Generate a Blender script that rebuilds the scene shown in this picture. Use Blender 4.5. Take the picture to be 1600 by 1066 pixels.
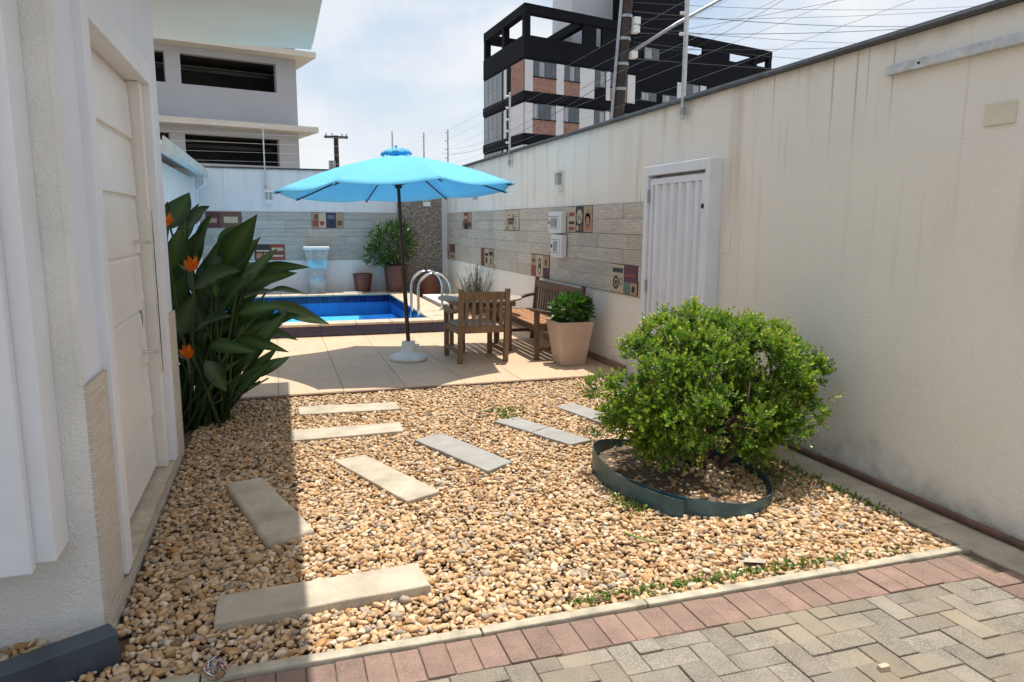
import bpy, math, random
import numpy as np
from mathutils import Vector, Matrix
for o in list(bpy.data.objects): bpy.data.objects.remove(o)
SC = bpy.context.scene
COL = SC.collection
# ------------------------------------------------------------------ camera
IW, IH, FPX = 1600.0, 1066.0, 1137.9
YAW, PIT, ROL, CH = .31116, .15882, .004394, 1.583
def cam_axes():
    cy, sy, cp, sp = math.cos(YAW), math.sin(YAW), math.cos(PIT), math.sin(PIT)
    f = Vector((sy*cp, cy*cp, -sp)); r = Vector((cy, -sy, 0)); u = r.cross(f)
    return (r*math.cos(ROL)+u*math.sin(ROL), -r*math.sin(ROL)+u*math.cos(ROL), f)
CR, CU, CF = cam_axes()
cam = bpy.data.cameras.new('camera'); cam.sensor_width = 36; cam.lens = FPX*36/IW; cam.clip_start = .05; cam.clip_end = 1000
co = bpy.data.objects.new('camera', cam); COL.objects.link(co)
co.matrix_world = Matrix(((CR.x, CU.x, -CF.x, 0), (CR.y, CU.y, -CF.y, 0), (CR.z, CU.z, -CF.z, CH), (0, 0, 0, 1)))
SC.camera = co
# ------------------------------------------------------------------ sky, sun, exposure
SUN = Vector((.115, .15, 1)).normalized()
wd = bpy.data.worlds.new('World'); SC.world = wd; wd.use_nodes = True
nt = wd.node_tree; N = nt.nodes; L = nt.links; N.clear()
sky = N.new('ShaderNodeTexSky'); sky.sky_type = 'NISHITA'; sky.sun_disc = False
sky.sun_elevation = math.asin(SUN.z); sky.sun_rotation = math.atan2(SUN.x, SUN.y); sky.air_density = 1.0; sky.dust_density = 2.0
tc = N.new('ShaderNodeTexCoord'); mp = N.new('ShaderNodeMapping'); mp.inputs['Scale'].default_value = (1.0, 1.0, 1.7)
mp.inputs['Location'].default_value = (.37, .12, .2)
n1 = N.new('ShaderNodeTexNoise'); n1.inputs['Scale'].default_value = 3.2; n1.inputs['Detail'].default_value = 9; n1.inputs['Roughness'].default_value = .52; n1.inputs['Distortion'].default_value = .35
rp = N.new('ShaderNodeValToRGB'); rp.color_ramp.elements[0].position = .40; rp.color_ramp.elements[1].position = .58
rp.color_ramp.elements[0].color = (.12, .12, .12, 1)
n2 = N.new('ShaderNodeTexNoise'); n2.inputs['Scale'].default_value = 5; n2.inputs['Detail'].default_value = 6
r2 = N.new('ShaderNodeValToRGB'); r2.color_ramp.elements[0].color = (8.6, 9.5, 10.8, 1); r2.color_ramp.elements[1].color = (10.6, 10.9, 11.3, 1)
r2.color_ramp.elements[0].position = .35; r2.color_ramp.elements[1].position = .6
sm = N.new('ShaderNodeMix'); sm.data_type = 'RGBA'; sm.blend_type = 'MULTIPLY'; sm.inputs[0].default_value = 1; sm.inputs[7].default_value = (2.2, 2.1, 1.95, 1)
mx = N.new('ShaderNodeMix'); mx.data_type = 'RGBA'
bg = N.new('ShaderNodeBackground'); bg.inputs['Strength'].default_value = .078
wo = N.new('ShaderNodeOutputWorld')
L.new(tc.outputs['Generated'], mp.inputs['Vector']); L.new(mp.outputs[0], n1.inputs['Vector']); L.new(n1.outputs[0], rp.inputs[0])
L.new(mp.outputs[0], n2.inputs['Vector']); L.new(n2.outputs[0], r2.inputs[0])
L.new(sky.outputs[0], sm.inputs[6]); L.new(rp.outputs[0], mx.inputs[0]); L.new(sm.outputs[2], mx.inputs[6]); L.new(r2.outputs[0], mx.inputs[7])
L.new(mx.outputs[2], bg.inputs[0]); L.new(bg.outputs[0], wo.inputs[0])
sl = bpy.data.lights.new('sun', 'SUN'); sl.energy = 5.0; sl.angle = math.radians(.53); sl.color = (1, .955, .88)
so = bpy.data.objects.new('sun', sl); COL.objects.link(so); so.rotation_euler = SUN.to_track_quat('Z', 'Y').to_euler(); so.location = (0, 0, 20)
SC.view_settings.view_transform = 'Standard'; SC.view_settings.look = 'None'; SC.view_settings.gamma = 1; SC.view_settings.exposure = 0.13
SC.view_settings.use_curve_mapping = False
# ------------------------------------------------------------------ pixel helpers (a pixel gives a direction, a plane gives the distance)
def ray(px, py): return CR*((px-IW/2)/FPX) - CU*((py-IH/2)/FPX) + CF
C0 = Vector((0, 0, CH))
def G(px, py, z=0): d = ray(px, py); return C0 + d*((z-CH)/d.z)
def XW(px, py, x=3.5): d = ray(px, py); return C0 + d*(x/d.x)
def YW(px, py, y): d = ray(px, py); return C0 + d*(y/d.y)
# ------------------------------------------------------------------ mesh helpers
class MB:
    def __init__(s): s.v = []; s.f = []; s.c = []
    def add(s, vs, fs, col=None):
        b = len(s.v); s.v += [tuple(v) for v in vs]; s.f += [tuple(b+i for i in f) for f in fs]
        if col is not None: s.c += [col]*len(vs)
        return s
    def box(s, x0, y0, z0, x1, y1, z1):
        return s.add([(x0,y0,z0),(x1,y0,z0),(x1,y1,z0),(x0,y1,z0),(x0,y0,z1),(x1,y0,z1),(x1,y1,z1),(x0,y1,z1)],
                     [(0,3,2,1),(4,5,6,7),(0,1,5,4),(1,2,6,5),(2,3,7,6),(3,0,4,7)])
    def prism(s, poly, z0, z1):
        n = len(poly); vs = [(p[0],p[1],z0) for p in poly]+[(p[0],p[1],z1) for p in poly]
        return s.add(vs, [tuple(range(n-1,-1,-1)), tuple(range(n,2*n))]+[(i,(i+1)%n,n+(i+1)%n,n+i) for i in range(n)])
    def hexa(s, a):   # 8 points: bottom 4 ccw, top 4 ccw
        return s.add(a, [(0,3,2,1),(4,5,6,7),(0,1,5,4),(1,2,6,5),(2,3,7,6),(3,0,4,7)])
    def tube(s, pts, r, n=8, cap=True):
        pts = [Vector(p) for p in pts]; rs = r if isinstance(r, (list, tuple)) else [r]*len(pts); vs = []; fs = []
        ref = None
        for i, p in enumerate(pts):
            t = (pts[min(i+1,len(pts)-1)]-pts[max(i-1,0)]).normalized()
            if ref is None: ref = Vector((0,0,1)) if abs(t.z) < .9 else Vector((1,0,0))
            a = t.cross(ref).normalized(); b = t.cross(a).normalized()
            for k in range(n):
                an = 2*math.pi*k/n; vs.append(p+(a*math.cos(an)+b*math.sin(an))*rs[i])
        for i in range(len(pts)-1):
            for k in range(n): fs.append((i*n+k, i*n+(k+1)%n, (i+1)*n+(k+1)%n, (i+1)*n+k))
        if cap: fs.append(tuple(range(n-1,-1,-1))); fs.append(tuple((len(pts)-1)*n+k for k in range(n)))
        return s.add(vs, fs)
    def bar(s, p, q, w, h, up=(0,0,1)):   # box from p to q, width w (sideways) and height h (along up)
        p, q, up = Vector(p), Vector(q), Vector(up); t = (q-p).normalized(); a = t.cross(up)
        if a.length < 1e-4: a = Vector((1,0,0))
        a = a.normalized()*w/2; b = a.cross(t).normalized()*h/2
        return s.hexa([p-a-b, p+a-b, q+a-b, q-a-b, p-a+b, p+a+b, q+a+b, q-a+b])
    def lathe(s, c, prof, n=24):
        vs = []; fs = []; m = len(prof)
        for r, z in prof:
            for k in range(n): an = 2*math.pi*k/n; vs.append((c[0]+r*math.cos(an), c[1]+r*math.sin(an), c[2]+z))
        for i in range(m-1):
            for k in range(n): fs.append((i*n+k, i*n+(k+1)%n, (i+1)*n+(k+1)%n, (i+1)*n+k))
        fs.append(tuple(range(n-1,-1,-1))); fs.append(tuple((m-1)*n+k for k in range(n)))
        return s.add(vs, fs)
def tag(o, label=None, cat=None, group=None, kind=None):
    if label: o['label'] = label
    if cat: o['category'] = cat
    if group: o['group'] = group
    if kind: o['kind'] = kind
    return o
def wloc(o):
    p = Vector((0,0,0))
    while o is not None: p += o.location; o = o.parent
    return p
def root(name, loc, label, cat, group=None, rz=0):
    e = bpy.data.objects.new(name, None); COL.objects.link(e); e.location = loc; e.rotation_euler = (0,0,rz); e.empty_display_size = .1
    return tag(e, label, cat, group)
def obj(name, mb, mat, parent=None, local=False, bevel=0, smooth=False, seg=2, origin=None):
    vs = mb.v
    if parent is not None: org = Vector((0,0,0)) if local else wloc(parent)
    elif local: org = Vector((0,0,0))
    elif origin is not None: org = Vector(origin)
    else:
        a = np.array(vs); org = Vector(((a[:,0].min()+a[:,0].max())/2, (a[:,1].min()+a[:,1].max())/2, a[:,2].min()))
    me = bpy.data.meshes.new(name)
    me.from_pydata([(v[0]-org.x, v[1]-org.y, v[2]-org.z) for v in vs], [], mb.f)
    if mb.c and len(mb.c) == len(vs):
        ca = me.color_attributes.new('Col', 'FLOAT_COLOR', 'POINT')
        ca.data.foreach_set('color', np.array([(c[0],c[1],c[2],1) for c in mb.c], dtype=np.float32).ravel())
    me.materials.append(mat)
    if smooth:
        me.polygons.foreach_set('use_smooth', [True]*len(me.polygons))
        if smooth != 'all': me.set_sharp_from_angle(angle=math.radians(40))
    o = bpy.data.objects.new(name, me); COL.objects.link(o)
    if parent is not None: o.parent = parent
    else: o.location = org
    if bevel:
        b = o.modifiers.new('bevel', 'BEVEL'); b.width = bevel; b.segments = seg; b.limit_method = 'ANGLE'; b.angle_limit = math.radians(40)
    return o
def struct(name, mb, mat, parent=None, **k):
    o = obj(name, mb, mat, parent, **k)
    if parent is None: o['kind'] = 'structure'
    return o
def shared(name, me, loc, parent, rz=0, scale=None):
    o = bpy.data.objects.new(name, me); COL.objects.link(o); o.parent = parent; o.location = loc; o.rotation_euler = (0,0,rz)
    if scale: o.scale = scale
    return o
def B(*a): return MB().box(*a)
# ------------------------------------------------------------------ materials
def nodes(name):
    m = bpy.data.materials.new(name); m.use_nodes = True; t = m.node_tree
    return m, t, t.nodes, t.links, t.nodes['Principled BSDF']
def lin(c): return (c[0], c[1], c[2], 1)
def pm(name, col, rough=.6, var=.12, vs=4, bump=0, bs=60, bd=.01, metal=0, col2=None, spec=.5, stretch=(1,1,1), bdist=0, rnd=0, dirt=None, attr=False, coat=0, detail=6, fine=None):
    """noise-mottled material on world position; col2 = second colour of the mottling, rnd = per-object brightness change, dirt=(colour, scale, threshold)"""
    m, t, n, l, b = nodes(name)
    geo = n.new('ShaderNodeNewGeometry'); mpn = n.new('ShaderNodeMapping'); mpn.inputs['Scale'].default_value = stretch
    l.new(geo.outputs['Position'], mpn.inputs['Vector'])
    nz = n.new('ShaderNodeTexNoise'); nz.inputs['Scale'].default_value = vs; nz.inputs['Detail'].default_value = detail; nz.inputs['Roughness'].default_value = .6
    l.new(mpn.outputs[0], nz.inputs['Vector'])
    c2 = col2 or tuple(max(0, c*(1-2.2*var)) for c in col); c1 = col if col2 else tuple(min(1, c*(1+var)) for c in col)
    rp = n.new('ShaderNodeValToRGB'); rp.color_ramp.elements[0].position = .3; rp.color_ramp.elements[1].position = .68
    rp.color_ramp.elements[0].color = lin(c2); rp.color_ramp.elements[1].color = lin(c1); l.new(nz.outputs[0], rp.inputs[0]); out = rp.outputs[0]
    if attr:
        at = n.new('ShaderNodeVertexColor'); at.layer_name = 'Col'; x = n.new('ShaderNodeMix'); x.data_type = 'RGBA'; x.blend_type = 'MULTIPLY'; x.inputs[0].default_value = 1
        l.new(at.outputs[0], x.inputs[6]); l.new(out, x.inputs[7]); out = x.outputs[2]
    if fine:   # speckle: (colour, scale, amount)
        f = n.new('ShaderNodeTexNoise'); f.inputs['Scale'].default_value = fine[1]; f.inputs['Detail'].default_value = 2; l.new(geo.outputs['Position'], f.inputs['Vector'])
        fr = n.new('ShaderNodeValToRGB'); fr.color_ramp.elements[0].position = .5; fr.color_ramp.elements[1].position = .62
        fr.color_ramp.elements[1].color = (fine[2],)*3+(1,); fr.color_ramp.elements[0].color = (0,0,0,1); l.new(f.outputs[0], fr.inputs[0])
        x = n.new('ShaderNodeMix'); x.data_type = 'RGBA'; l.new(fr.outputs[0], x.inputs[0]); l.new(out, x.inputs[6]); x.inputs[7].default_value = lin(fine[0]); out = x.outputs[2]
    if dirt:
        f = n.new('ShaderNodeTexNoise'); f.inputs['Scale'].default_value = dirt[1]; f.inputs['Detail'].default_value = 8; f.inputs['Roughness'].default_value = .65; l.new(geo.outputs['Position'], f.inputs['Vector'])
        fr = n.new('ShaderNodeValToRGB'); fr.color_ramp.elements[0].position = dirt[2]; fr.color_ramp.elements[1].position = dirt[2]+.2; l.new(f.outputs[0], fr.inputs[0])
        x = n.new('ShaderNodeMix'); x.data_type = 'RGBA'; l.new(fr.outputs[0], x.inputs[0]); l.new(out, x.inputs[6]); x.inputs[7].default_value = lin(dirt[0]); out = x.outputs[2]
    if rnd:
        oi = n.new('ShaderNodeObjectInfo'); mr = n.new('ShaderNodeMapRange'); mr.inputs[3].default_value = 1-rnd; mr.inputs[4].default_value = 1+rnd; l.new(oi.outputs['Random'], mr.inputs[0])
        x = n.new('ShaderNodeMix'); x.data_type = 'RGBA'; x.blend_type = 'MULTIPLY'; x.inputs[0].default_value = 1; l.new(out, x.inputs[6]); l.new(mr.outputs[0], x.inputs[7]); out = x.outputs[2]
    l.new(out, b.inputs['Base Color'])
    b.inputs['Roughness'].default_value = rough; b.inputs['Metallic'].default_value = metal; b.inputs['Specular IOR Level'].default_value = spec; b.inputs['Coat Weight'].default_value = coat
    if bump:
        f = n.new('ShaderNodeTexNoise'); f.inputs['Scale'].default_value = bs; f.inputs['Detail'].default_value = 4 if not bdist else 1; f.inputs['Distortion'].default_value = bdist; l.new(mpn.outputs[0], f.inputs['Vector'])
        bp = n.new('ShaderNodeBump'); bp.inputs['Strength'].default_value = bump; bp.inputs['Distance'].default_value = bd; l.new(f.outputs[0], bp.inputs['Height']); l.new(bp.outputs[0], b.inputs['Normal'])
    return m
def wall_mat(name, col, axis, ztop, st=1, bump=.35, bs=70, bd=.006):
    """painted render with rain streaks running down from the top edge and patches of damp at the foot"""
    m, t, n, l, b = nodes(name)
    geo = n.new('ShaderNodeNewGeometry'); sx = n.new('ShaderNodeSeparateXYZ'); l.new(geo.outputs['Position'], sx.inputs[0])
    def noise(sc, det, s=(1,1,1)):
        mpn = n.new('ShaderNodeMapping'); mpn.inputs['Scale'].default_value = s; l.new(geo.outputs['Position'], mpn.inputs['Vector'])
        z = n.new('ShaderNodeTexNoise'); z.inputs['Scale'].default_value = sc; z.inputs['Detail'].default_value = det; l.new(mpn.outputs[0], z.inputs['Vector']); return z.outputs[0]
    def ramp(src, a, bb, ca=(0,0,0,1), cb=(1,1,1,1)):
        r = n.new('ShaderNodeValToRGB'); r.color_ramp.elements[0].position = a; r.color_ramp.elements[1].position = bb; r.color_ramp.elements[0].color = ca; r.color_ramp.elements[1].color = cb
        l.new(src, r.inputs[0]); return r.outputs[0]
    def math_(op, a, bb):
        x = n.new('ShaderNodeMath'); x.operation = op
        for i, v in enumerate((a, bb)):
            if isinstance(v, (int, float)): x.inputs[i].default_value = v
            else: l.new(v, x.inputs[i])
        return x.outputs[0]
    def mix(f, a, c):
        x = n.new('ShaderNodeMix'); x.data_type = 'RGBA'; l.new(f, x.inputs[0]); l.new(a, x.inputs[6]); x.inputs[7].default_value = lin(c); return x.outputs[2]
    base = ramp(noise(1.3, 6), .3, .7, lin(tuple(c*.93 for c in col)), lin(col))
    streak = ramp(noise(7, 3, (1,1,.045)), .54, .72)
    mr = n.new('ShaderNodeMapRange'); l.new(sx.outputs['Z'], mr.inputs[0]); mr.inputs[1].default_value = ztop-2.1; mr.inputs[2].default_value = ztop; mr.inputs[3].default_value = .0; mr.inputs[4].default_value = .8*st
    base = mix(math_('MULTIPLY', math_('MULTIPLY', streak, mr.outputs[0]), ramp(noise(.8, 2), .38, .6)), base, (.42,.32,.18))
    thin = ramp(noise(20, 2, (1,1,.018)), .60, .66); g2 = n.new('ShaderNodeMapRange'); l.new(sx.outputs['Z'], g2.inputs[0]); g2.inputs[1].default_value = ztop-2.0; g2.inputs[2].default_value = ztop-.1; g2.inputs[3].default_value = 0; g2.inputs[4].default_value = .7*st
    base = mix(math_('MULTIPLY', math_('MULTIPLY', thin, g2.outputs[0]), ramp(noise(.55, 2), .44, .6)), base, (.31,.225,.11))
    edge = n.new('ShaderNodeMapRange'); l.new(math_('ADD', sx.outputs['Z'], math_('MULTIPLY', noise(5, 4, (1,1,.3)), .25)), edge.inputs[0]); edge.inputs[1].default_value = ztop+.06; edge.inputs[2].default_value = ztop+.17; edge.inputs[4].default_value = .45
    base = mix(edge.outputs[0], base, (.42,.36,.26))
    damp = n.new('ShaderNodeMapRange'); l.new(math_('SUBTRACT', sx.outputs['Z'], math_('MULTIPLY', noise(3, 6), .75)), damp.inputs[0]); damp.inputs[1].default_value = -.12; damp.inputs[2].default_value = -.38; damp.inputs[3].default_value = 0; damp.inputs[4].default_value = .5
    base = mix(math_('MULTIPLY', damp.outputs[0], ramp(noise(9, 5), .3, .6)), base, (.30,.26,.17))
    l.new(base, b.inputs['Base Color']); b.inputs['Roughness'].default_value = .75; b.inputs['Specular IOR Level'].default_value = .25
    bp = n.new('ShaderNodeBump'); bp.inputs['Strength'].default_value = bump; bp.inputs['Distance'].default_value = bd; l.new(noise(bs, 3), bp.inputs['Height']); l.new(bp.outputs[0], b.inputs['Normal'])
    return m
def strip_mat(name, axis, c1, c2, c3, w, h, mortar, bump=.6):
    """thin stacked strips (split-face ledger pieces) on a vertical face running along the given axis"""
    m, t, n, l, b = nodes(name)
    geo = n.new('ShaderNodeNewGeometry'); sx = n.new('ShaderNodeSeparateXYZ'); l.new(geo.outputs['Position'], sx.inputs[0])
    cb = n.new('ShaderNodeCombineXYZ'); l.new(sx.outputs[axis], cb.inputs[0]); l.new(sx.outputs['Z'], cb.inputs[1])
    br = n.new('ShaderNodeTexBrick'); br.inputs['Scale'].default_value = 1; br.inputs['Brick Width'].default_value = w; br.inputs['Row Height'].default_value = h; br.inputs['Mortar Size'].default_value = .0012
    br.inputs['Color1'].default_value = lin(c1); br.inputs['Color2'].default_value = lin(c2); br.inputs['Mortar'].default_value = lin(mortar); br.offset = .37; br.inputs['Bias'].default_value = -.1
    l.new(cb.outputs[0], br.inputs['Vector'])
    mpn = n.new('ShaderNodeMapping'); mpn.inputs['Scale'].default_value = (2.6, 2.6, 30); l.new(geo.outputs['Position'], mpn.inputs['Vector'])
    nz = n.new('ShaderNodeTexNoise'); nz.inputs['Scale'].default_value = 2.2; nz.inputs['Detail'].default_value = 6; l.new(mpn.outputs[0], nz.inputs['Vector'])
    rp = n.new('ShaderNodeValToRGB'); rp.color_ramp.elements[0].position = .35; rp.color_ramp.elements[1].position = .65; rp.color_ramp.elements[0].color = (0,0,0,1); l.new(nz.outputs[0], rp.inputs[0])
    x = n.new('ShaderNodeMix'); x.data_type = 'RGBA'; l.new(rp.outputs[0], x.inputs[0]); l.new(br.outputs[0], x.inputs[6]); x.inputs[7].default_value = lin(c3)
    mul = n.new('ShaderNodeMath'); mul.operation = 'MULTIPLY'; mul.inputs[1].default_value = .6; l.new(rp.outputs[0], mul.inputs[0]); l.new(mul.outputs[0], x.inputs[0])
    oi = n.new('ShaderNodeObjectInfo'); mr = n.new('ShaderNodeMapRange'); mr.inputs[3].default_value = .88; mr.inputs[4].default_value = 1.08; l.new(oi.outputs['Random'], mr.inputs[0])
    y = n.new('ShaderNodeMix'); y.data_type = 'RGBA'; y.blend_type = 'MULTIPLY'; y.inputs[0].default_value = 1; l.new(x.outputs[2], y.inputs[6]); l.new(mr.outputs[0], y.inputs[7])
    l.new(y.outputs[2], b.inputs['Base Color']); b.inputs['Roughness'].default_value = .6
    ad = n.new('ShaderNodeMath'); ad.operation = 'SUBTRACT'; l.new(nz.outputs[0], ad.inputs[0]); l.new(br.outputs[1], ad.inputs[1])
    bp = n.new('ShaderNodeBump'); bp.inputs['Strength'].default_value = bump; bp.inputs['Distance'].default_value = .014; l.new(ad.outputs[0], bp.inputs['Height']); l.new(bp.outputs[0], b.inputs['Normal'])
    return m
def leaf_mat(name, trans=.3, rough=.42, tint=(1,1,1)):
    m, t, n, l, b = nodes(name)
    at = n.new('ShaderNodeVertexColor'); at.layer_name = 'Col'
    x = n.new('ShaderNodeMix'); x.data_type = 'RGBA'; x.blend_type = 'MULTIPLY'; x.inputs[0].default_value = 1; l.new(at.outputs[0], x.inputs[6]); x.inputs[7].default_value = lin(tint)
    l.new(x.outputs[2], b.inputs['Base Color']); b.inputs['Roughness'].default_value = rough; b.inputs['Specular IOR Level'].default_value = .4
    tr = n.new('ShaderNodeBsdfTranslucent'); y = n.new('ShaderNodeMix'); y.data_type = 'RGBA'; y.blend_type = 'MULTIPLY'; y.inputs[0].default_value = 1; l.new(at.outputs[0], y.inputs[6]); y.inputs[7].default_value = (1.2,1.3,.5,1)
    l.new(y.outputs[2], tr.inputs[0]); ms = n.new('ShaderNodeMixShader'); ms.inputs[0].default_value = trans
    l.new(b.outputs[0], ms.inputs[1]); l.new(tr.outputs[0], ms.inputs[2]); l.new(ms.outputs[0], n['Material Output'].inputs[0])
    return m
def voronoi_mat(name, c1, c2, scale, joint):
    m, t, n, l, b = nodes(name)
    geo = n.new('ShaderNodeNewGeometry')
    mpn = n.new('ShaderNodeMapping'); mpn.inputs['Rotation'].default_value = (0, math.radians(38), 0); mpn.inputs['Scale'].default_value = (1, 1, 1.9); l.new(geo.outputs['Position'], mpn.inputs['Vector'])
    v = n.new('ShaderNodeTexVoronoi'); v.feature = 'F1'; v.inputs['Scale'].default_value = scale; l.new(mpn.outputs[0], v.inputs['Vector'])
    d = n.new('ShaderNodeTexVoronoi'); d.feature = 'DISTANCE_TO_EDGE'; d.inputs['Scale'].default_value = scale; l.new(mpn.outputs[0], d.inputs['Vector'])
    sp = n.new('ShaderNodeSeparateXYZ'); l.new(v.outputs['Color'], sp.inputs[0])
    x = n.new('ShaderNodeMix'); x.data_type = 'RGBA'; l.new(sp.outputs[0], x.inputs[0]); x.inputs[6].default_value = lin(c1); x.inputs[7].default_value = lin(c2)
    r = n.new('ShaderNodeValToRGB'); r.color_ramp.elements[0].position = .04; r.color_ramp.elements[1].position = .12; l.new(d.outputs['Distance'], r.inputs[0])
    y = n.new('ShaderNodeMix'); y.data_type = 'RGBA'; l.new(r.outputs[0], y.inputs[0]); y.inputs[6].default_value = lin(joint); l.new(x.outputs[2], y.inputs[7])
    l.new(y.outputs[2], b.inputs['Base Color']); b.inputs['Roughness'].default_value = .55
    bp = n.new('ShaderNodeBump'); bp.inputs['Strength'].default_value = .8; bp.inputs['Distance'].default_value = .01; l.new(r.outputs[0], bp.inputs['Height']); l.new(bp.outputs[0], b.inputs['Normal'])
    return m
def water_mat(name):
    m, t, n, l, b = nodes(name); n.remove(b)
    fr = n.new('ShaderNodeFresnel'); fr.inputs[0].default_value = 1.33; tr = n.new('ShaderNodeBsdfTransparent'); tr.inputs[0].default_value = (.72, .93, 1, 1); gl = n.new('ShaderNodeBsdfGlossy'); gl.inputs['Roughness'].default_value = .03
    nz = n.new('ShaderNodeTexNoise'); nz.inputs['Scale'].default_value = 3.5; nz.inputs['Detail'].default_value = 3; g = n.new('ShaderNodeNewGeometry'); l.new(g.outputs['Position'], nz.inputs['Vector'])
    bp = n.new('ShaderNodeBump'); bp.inputs['Strength'].default_value = .25; bp.inputs['Distance'].default_value = .03; l.new(nz.outputs[0], bp.inputs['Height']); l.new(bp.outputs[0], gl.inputs['Normal']); l.new(bp.outputs[0], fr.inputs['Normal'])
    fm = n.new('ShaderNodeMath'); fm.operation = 'MULTIPLY'; fm.inputs[1].default_value = .32; l.new(fr.outputs[0], fm.inputs[0]); ms = n.new('ShaderNodeMixShader'); l.new(fm.outputs[0], ms.inputs[0]); l.new(tr.outputs[0], ms.inputs[1]); l.new(gl.outputs[0], ms.inputs[2]); l.new(ms.outputs[0], n['Material Output'].inputs[0])
    return m
def cloth_mat(name, col, trans=.45):
    m, t, n, l, b = nodes(name)
    b.inputs['Base Color'].default_value = lin(col); b.inputs['Roughness'].default_value = .85; b.inputs['Specular IOR Level'].default_value = .2
    geo = n.new('ShaderNodeNewGeometry'); nz = n.new('ShaderNodeTexNoise'); nz.inputs['Scale'].default_value = 5; nz.inputs['Detail'].default_value = 3; l.new(geo.outputs['Position'], nz.inputs['Vector'])
    bp = n.new('ShaderNodeBump'); bp.inputs['Strength'].default_value = .35; bp.inputs['Distance'].default_value = .02; l.new(nz.outputs[0], bp.inputs['Height']); l.new(bp.outputs[0], b.inputs['Normal'])
    tr = n.new('ShaderNodeBsdfTranslucent'); tr.inputs[0].default_value = lin((col[0]*.35,col[1]*.85,col[2])); ms = n.new('ShaderNodeMixShader'); ms.inputs[0].default_value = trans
    l.new(b.outputs[0], ms.inputs[1]); l.new(tr.outputs[0], ms.inputs[2]); l.new(ms.outputs[0], n['Material Output'].inputs[0])
    return m
def glass_mat(name, col, rough=.08):
    return pm(name, col, rough=rough, var=.1, spec=.8)

M = {}
M['wall'] = wall_mat('wall_render', (.88,.835,.745), 'Y', 2.66, st=.75, bump=.6, bs=85, bd=.008)
M['wall_b'] = wall_mat('wall_render_back', (.80,.80,.79), 'X', 2.64, st=.3, bump=.2)
M['house'] = pm('house_paint', (.75,.785,.87), .6, .03, 2, bump=.12, bs=90, bd=.004)
M['stucco'] = pm('rough_stucco', (.79,.775,.74), .8, .05, 3, bump=.42, bs=46, bd=.016, bdist=1.6, dirt=((.40,.34,.24), 3, .66))
M['trim'] = pm('trim_paint', (.78,.80,.845), .45, .03, 3)
M['soffit'] = pm('soffit_bounce_tint', (.74,.80,.75), .7, .03, 1.5)  # white soffit; slight mint of bounced light put into its colour
M['pvc'] = pm('door_paint', (.80,.775,.73), .35, .03, 3, dirt=((.62,.56,.47), 2.5, .68))
M['clad'] = strip_mat('house_cladding', 'Y', (.68,.60,.50), (.78,.74,.68), (.56,.48,.39), .13, .0125, (.44,.39,.33))
M['ledger_r'] = strip_mat('ledger_tile_right', 'Y', (.60,.545,.45), (.68,.63,.54), (.42,.36,.28), .27, .026, (.34,.29,.22), 1.0)
M['ledger_b'] = strip_mat('ledger_tile_back', 'X', (.58,.555,.50), (.66,.64,.59), (.41,.38,.32), .27, .026, (.34,.31,.26), 1.0)
M['grout'] = pm('grout', (.34,.31,.26), .9, .1, 20)
M['slate'] = pm('slate_paint', (.055,.075,.095), .5, .15, 8, bump=.4, bs=25, bd=.006, dirt=((.32,.33,.33), 14, .68))
M['sill'] = pm('sill_stone', (.50,.42,.31), .35, .15, 12, dirt=((.33,.28,.19), 5, .62))
M['coping_metal'] = pm('dark_flashing', (.09,.095,.10), .4, .2, 8, metal=.6)
M['alu'] = pm('aluminium', (.62,.62,.60), .4, .12, 14, metal=.75)
M['chrome'] = pm('stainless_steel', (.72,.73,.74), .13, .05, 9, metal=1)
M['concrete'] = pm('concrete', (.42,.385,.32), .85, .12, 6, bump=.4, bs=60, bd=.004, fine=((.25,.22,.18), 150, .5))
M['slab_tan'] = pm('slab_tan', (.50,.43,.33), .85, .14, 5, bump=.45, bs=50, bd=.005, fine=((.33,.28,.21), 130, .45), dirt=((.30,.25,.18), 6, .64))
M['slab_grey'] = pm('slab_grey', (.30,.29,.265), .85, .1, 5, bump=.6, bs=110, bd=.004, fine=((.43,.42,.39), 170, .6), dirt=((.28,.25,.2), 5, .62))
M['kerb'] = pm('kerb_concrete', (.45,.40,.30), .85, .18, 9, bump=.5, bs=50, bd=.005, dirt=((.22,.22,.12), 7, .6))
M['brick'] = pm('red_paver', (.238,.148,.115), .9, .14, 7, bump=.5, bs=130, bd=.004, fine=((.31,.23,.18), 190, .6), rnd=.14, dirt=((.23,.165,.125), 2.5, .5))
M['paver'] = pm('grey_paver', (.215,.188,.148), .92, .16, 6, bump=.7, bs=120, bd=.006, fine=((.33,.305,.26), 160, .65), rnd=.15, dirt=((.27,.215,.15), 1.8, .46))
M['sand'] = pm('joint_sand', (.145,.115,.08), .95, .25, 18, bump=.5, bs=100)
M['soil'] = pm('soil', (.16,.11,.07), .95, .3, 20, bump=.8, bs=60, bd=.02)
M['stone'] = pm('pebble', (1,1,1), .62, .12, 45, attr=True, bump=.25, bs=120, bd=.003, spec=.35)
M['patio'] = pm('patio_tile', (.63,.455,.30), .5, .10, 2.4, col2=(.55,.39,.25), stretch=(5,1,1), rnd=.05, bump=.15, bs=14, bd=.003, dirt=((.44,.33,.23), 1.7, .62))
M['groutp'] = pm('patio_grout', (.27,.20,.14), .9, .1, 15)
M['skirt'] = pm('brown_skirting', (.30,.19,.12), .5, .12, 8)
M['navy'] = pm('navy_pool_tile', (.012,.014,.085), .12, .25, 6, rnd=.35, spec=.6)
M['blue'] = pm('blue_pool_tile', (.02,.17,.52), .3, .15, 3)
M['poolfloor'] = strip_mat('pool_floor_tile', 'Y', (.13,.50,.72), (.11,.46,.69), (.16,.53,.74), .2, .2, (.07,.35,.58), .1)
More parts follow.
